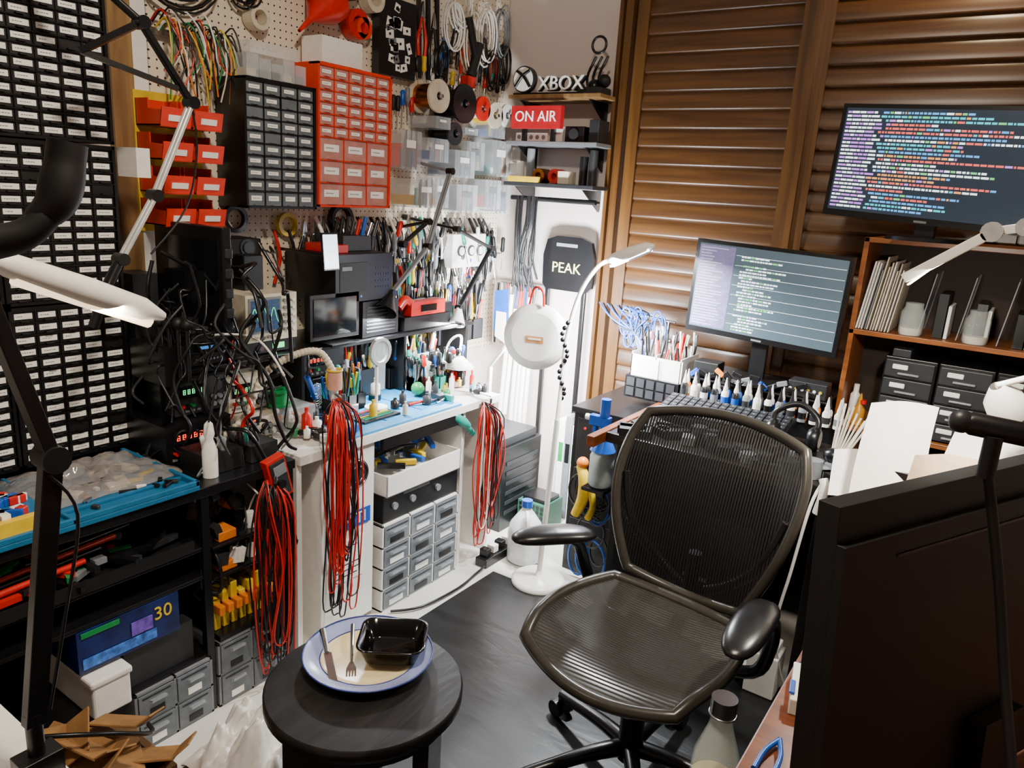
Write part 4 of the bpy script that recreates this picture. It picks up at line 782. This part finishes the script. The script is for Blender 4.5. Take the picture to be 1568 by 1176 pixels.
o.lathe2((-.035,1.0,1.37),(.09,1.03,1.36),[(.008,0),(.014,.08),(.014,.9),(.013,1)],BLK,16); o.sph((-.035,1.0,1.37),.014,DGY,12); o.cyl((.0,1.0,1.36),(.0,1.0,1.31),.010,BLKM)
o.tube([(.0,1.0,1.32),(.015,1.0,1.27),(.04,.99,1.18),(.065,.97,1.08),(.10,.92,.95),(.12,.86,.80)],.006,BLKM,8); o.cyl((.12,.86,.761),(.12,.86,.80),.03,BLK); o.done()
o=MB('desk_edge_tools'); o.boxr((-.195,1.27,.775),(.035,.12,.03),WHT,Matrix.Rotation(.2,3,'Z')); o.boxr((-.205,1.24,.793),(.01,.04,.004),BLU,Matrix.Rotation(.2,3,'Z'))
for s in(-1,1): o.tube([(-.19,1.12,.77),(-.19+s*.012,1.08,.77),(-.19+s*.014,1.03,.77)],.005,BLU)
o.boxr((-.20,1.38,.768),(.03,.08,.012),BLK,Matrix.Rotation(-.2,3,'Z')); o.done(.002)
o=MB('glass_bottle'); c=(-.30,1.18,.485); o.lathe(c,[(.036,0),(.043,.008),(.043,.12),(.040,.16),(.022,.215),(.019,.235),(.022,.245)],GLS,32); o.lathe(c,[(.040,.012),(.040,.12),(.037,.158),(.019,.21),(.017,.24)],GLS,32,False); o.cyl((c[0],c[1],c[2]+.243),(c[0],c[1],c[2]+.275),.023,STL,n=24); o.ring((c[0],c[1],c[2]+.243),.023,.002,STL); o.lathe(c,[(.036,.006),(.040,.012),(.040,.11)],mat('cream_liquid','#d8c68a',.3,alpha=.8),28); o.done()
o=MB('side_stool'); o.box(-.37,-.245,1.08,1.24,.465,.484,BLKM); 
for x in (-.36,-.27): 
    for y in(1.09,1.21): o.box(x,x+.02,y,y+.02,.006,.465,BLKM)
o.done(.002)
o=MB('hanging_white_cable'); o.tube([(-.40,2.33,.80),(-.42,2.3,.72),(-.44,2.28,.5),(-.46,2.29,.3),(-.44,2.35,.12),(-.42,2.4,.02)],.005,WHT,7); o.tube([(-.40,2.32,.81),(-.39,2.31,.78),(-.40,2.31,.70)],.014,WHT,8); o.done()
o=MB('floor_carton'); o.box(-.54,-.44,2.32,2.42,.007,.16,WHT); o.box(-.53,-.45,2.33,2.41,.16,.19,PAP); o.done(.004)
o=MB('floor_cable'); o.tube([(-1.77,1.9,.01),(-1.7,2.0,.012),(-1.68,2.2,.012),(-1.70,2.35,.01),(-1.70,2.41,.02)],.005,BLK,6); o.done()
# ---------------------------------------------------------------- round side table and plate
o=MB('round_side_table'); c=(-1.065,1.065,0)
o.lathe(c,[(.218,.468),(.222,.472),(.222,.496),(.218,.50)],BWOOD,56)
o.lathe(c,[(.20,.44),(.20,.468)],BLKM,40)
for i in range(3):
    a0=i*2.094+.5; ca,sa=math.cos(a0),math.sin(a0); R=Matrix.Rotation(a0,3,'Z'); o.boxr((c[0]+ca*.15,c[1]+sa*.15,.224),(.035,.16,.436),BWOOD,R)
o.lathe(c,[(.16,.12),(.16,.14)],BWOOD,40)
o.done()
o=MB('dinner_plate'); c=(-1.115,1.125,.501)
PB=mat('plate_blue','#98a0cc',.22,var=.06)
o.lathe(c,[(.0001,.004),(.085,.004),(.10,.008),(.112,.014)],mat('plate_cream','#f0dcaa',.25,var=.05,scale=20),48,False); o.lathe(c,[(.112,.0141),(.149,.024),(.151,.026)],PB,48,False); o.ring((c[0],c[1],c[2]+.026),.151,.002,mat('plate_rim','#2c3a80',.3),'z',56); o.lathe(c,[(.151,.024),(.1,.004),(.085,.0),(.0001,.0)],WHT,48,False); o.ring((c[0],c[1],c[2]+.0142),.112,.0015,mat('plate_rim','#2c3a80',.3),'z',48); o.done()
o=MB('black_food_tray'); o.M=Matrix.Translation((-1.08,1.17,.519))@Matrix.Rotation(.62,4,'Z')
def rr(w,d,r,z,k=5):
    P=[]
    for (sx,sy,a0) in((1,1,0),(-1,1,90),(-1,-1,180),(1,-1,270)):
        for i in range(k+1): an=math.radians(a0+90*i/k); P.append((sx*(w/2-r)+r*math.cos(an),sy*(d/2-r)+r*math.sin(an),z))
    return P
loops=[rr(.11,.10,.02,.0),rr(.118,.108,.022,.004),rr(.148,.135,.028,.042),rr(.160,.147,.032,.043),rr(.160,.147,.032,.040),rr(.150,.137,.028,.039),rr(.12,.11,.022,-.001)]
vs=[p for l in loops for p in l]; N=len(loops[0]); fs=[tuple(range(N))]
for k in range(len(loops)-1): fs+=[(k*N+i,(k+1)*N+i,(k+1)*N+(i+1)%N,k*N+(i+1)%N) for i in range(N)]
o.add(vs,fs,mat('glossy_black','#060607',.1),True); o.done()
o=MB('dinner_fork'); o.M=Matrix.Translation((-1.13,1.085,.507))@Matrix.Rotation(math.radians(135),4,'Z')@Matrix.Rotation(-.10,4,'Y')
o.tube([(-.0,0,.002),(.03,0,.003),(.08,0,.006),(.13,0,.008)],lambda t:.0028+.003*t,STL,8)
o.prism([(.004,-.004),(.004,.004),(-.018,.0115),(-.026,.0115),(-.026,-.0115),(-.018,-.0115)],'z',.0,.003,STL)
for k in range(4): o.box(-.066,-.025,-.0115+k*.0065,-.008+k*.0065,.0,.0025,STL)
o.done()
o=MB('dinner_knife'); o.M=Matrix.Translation((-1.185,1.06,.524))@Matrix.Rotation(math.radians(146),4,'Z')@Matrix.Rotation(-.10,4,'Y')
o.prism([(-.12,-.006),(-.10,-.010),(.0,-.010),(.0,.008),(-.11,.008)],'z',0,.002,STL); o.tube([(0,0,.001),(.03,0,.002),(.08,0,.004)],lambda t:.006+.002*t,STL,8); o.done()
# ---------------------------------------------------------------- office chair
MESHB=stripemesh('chair_back_mesh','X',.0085,.22,'#131314'); MESHS=stripemesh('chair_seat_mesh','Y',.010,.05,'#34322f',.28)
FR=mat('chair_frame','#35322d',.28)
o=MB('office_chair'); o.M=Matrix.Translation((-.675,1.675,0))@Matrix.Rotation(math.radians(-6),4,'Z')
def seatpt(u,v):
    w=.228+.03*math.sin(v*math.pi*.75); 
    y=.225-.44*v-(.035*(1-u*u) if v>.6 else 0)*((v-.6)/.4 if v>.6 else 0)
    z=.482+.012*u*u-.018*(1-u*u)*math.sin(v*math.pi)-.045*max(0,(v-.75)/.25)**2+.01*(1-v)
    return V((u*w,y,z))
def sq(u,v):
    x=2*u-1;y=2*v-1; k=.22
    return x*math.sqrt(1-k*y*y*1.0),y*math.sqrt(1-k*x*x*1.0)
def seatf(u,v):
    x,y=sq(u,v); return seatpt(x,(y+1)/2)
o.grid(seatf,28,28,MESHS)
per=[seatf(i/20,0) for i in range(20)]+[seatf(1,i/20) for i in range(20)]+[seatf(1-i/20,1) for i in range(20)]+[seatf(0,1-i/20) for i in range(20)]
o.tube([p+V((0,0,-.003)) for p in per],.017,FR,10,closed=True,raw=True)
def backpt(u,v):
    w=.195+.085*math.sin(min(1,v*1.15)*math.pi*.5)-.015*max(0,v-.8)/.2
    z=.50+.505*v; y=.235+.16*v-.035*math.sin(v*math.pi)-.045*u*u+.02
    return V((u*w,y,z))
def backf(u,v):
    x,y=sq(u,v); return backpt(x,(y+1)/2)
o.grid(backf,28,36,MESHB)
per=[backf(i/20,0) for i in range(20)]+[backf(1,i/24) for i in range(24)]+[backf(1-i/20,1) for i in range(20)]+[backf(0,1-i/24) for i in range(24)]
o.tube(per,.015,FR,10,closed=True,raw=True)
def lum(u,v): p=backpt((2*u-1)*.62,.30+.16*v); return p+V((0,.028,0))
o.grid(lum,10,4,BLKM); o.tube([(0,.12,.36),(0,.22,.40),(0,.28,.50),(0,.29,.62)],.022,BLK,10)
for s in(-1,1): o.tube([(0,.28,.50),(s*.1,.29,.55),(s*.20,.26,.66),(s*.245,.28,.80)],.014,BLK,8)
for s in(-1,1):
    ax=.295 if s<0 else .305
    o.tube([(s*.12,.16,.38),(s*.25,.19,.40),(s*.29,.17,.50),(s*ax,.12,.60),(s*ax,.03,.645)],.018,BLK,8)
    px=s*ax; ang=.62 if s<0 else -.12; hl=.125 if s<0 else .145
    c0=V((px,-.0 if s<0 else -.03,.665)); R=Matrix.Rotation(-ang,3,'Z')
    def pad(u,v):
        th=u*2*math.pi; ph=v*math.pi
        p=V((math.copysign(abs(math.cos(th))**.8,math.cos(th))*math.sin(ph)**.6*.048,math.copysign(abs(math.sin(th))**.8,math.sin(th))*math.sin(ph)**.6*hl,-math.cos(ph)*.02)); p.z-=.5*p.y**2
        return c0+R@p
    o.grid(pad,24,10,BLK)
o.box(-.11,.11,-.08,.16,.37,.43,BLK); o.box(-.2,.2,.02,.10,.42,.45,BLK); o.cyl((0,.03,.10),(0,.03,.37),.025,BLK); o.cyl((0,.03,.08),(0,.03,.22),.034,BLK)
for i in range(5):
    a0=math.radians(20+72*i); e=V((math.cos(a0)*.31,.03+math.sin(a0)*.31,.075)); o.tube([(0,.03,.115),(math.cos(a0)*.12,.03+math.sin(a0)*.12,.11),e],lambda t:.026-.010*t,BLK,8)
    sd=V((-math.sin(a0),math.cos(a0),0))
    for q in(-1,1): o.cyl(e+sd*.012*q+V((0,0,-.041)),e+sd*.03*q+V((0,0,-.041)),.027,BLK)
    o.cyl(e+V((0,0,-.04)),e,.01,BLK)
o.done()
# ---------------------------------------------------------------- lights
def area(name,loc,tgt,power,size,col,shape='DISK',sy=None):
    l=bpy.data.lights.new(name,'AREA'); l.energy=power; l.shape=shape; l.size=size; l.color=col
    if sy: l.size_y=sy
    ob=bpy.data.objects.new(name,l); bpy.context.collection.objects.link(ob); ob.location=loc; ob.rotation_euler=(V(tgt)-V(loc)).to_track_quat('-Z','Y').to_euler(); return ob
cool=(.93,.97,1)
area('panel_light_glow',(-1.63-.3*.03,2.58+.95*.03,1.02),(-1.9,3.35,.8),95,.25,cool)
area('gooseneck_lamp_glow',(-1.25,2.6,1.37),(-1.45,2.75,0),60,.12,cool)
area('bench_lamp_glow',(-2.06,2.14,1.08),(-2.0,2.1,.7),9,.08,cool)
area('bench_lamp_glow_b',(-2.06,2.60,1.0),(-2.1,2.55,.7),12,.07,cool)
area('desk_lamp_glow',(-1.30,.64,1.36),(-1.75,.95,.7),3.5,.1,(1,.88,.72))
area('white_lamp_glow',(-.17,2.0,1.49),(-.15,2.15,.8),24,.08,(1,.95,.85))
area('ceiling_light',(-.6,.8,2.7),(-1.2,1.5,0),44,.18,(1,.87,.70))
area('ceiling_spot',(-.30,3.0,2.72),(-.35,3.34,2.35),7,.12,(1,.80,.5))
w=bpy.data.worlds.new('world'); w.use_nodes=True; w.node_tree.nodes['Background'].inputs[0].default_value=(.5,.55,.65,1); w.node_tree.nodes['Background'].inputs[1].default_value=.05; bpy.context.scene.world=w
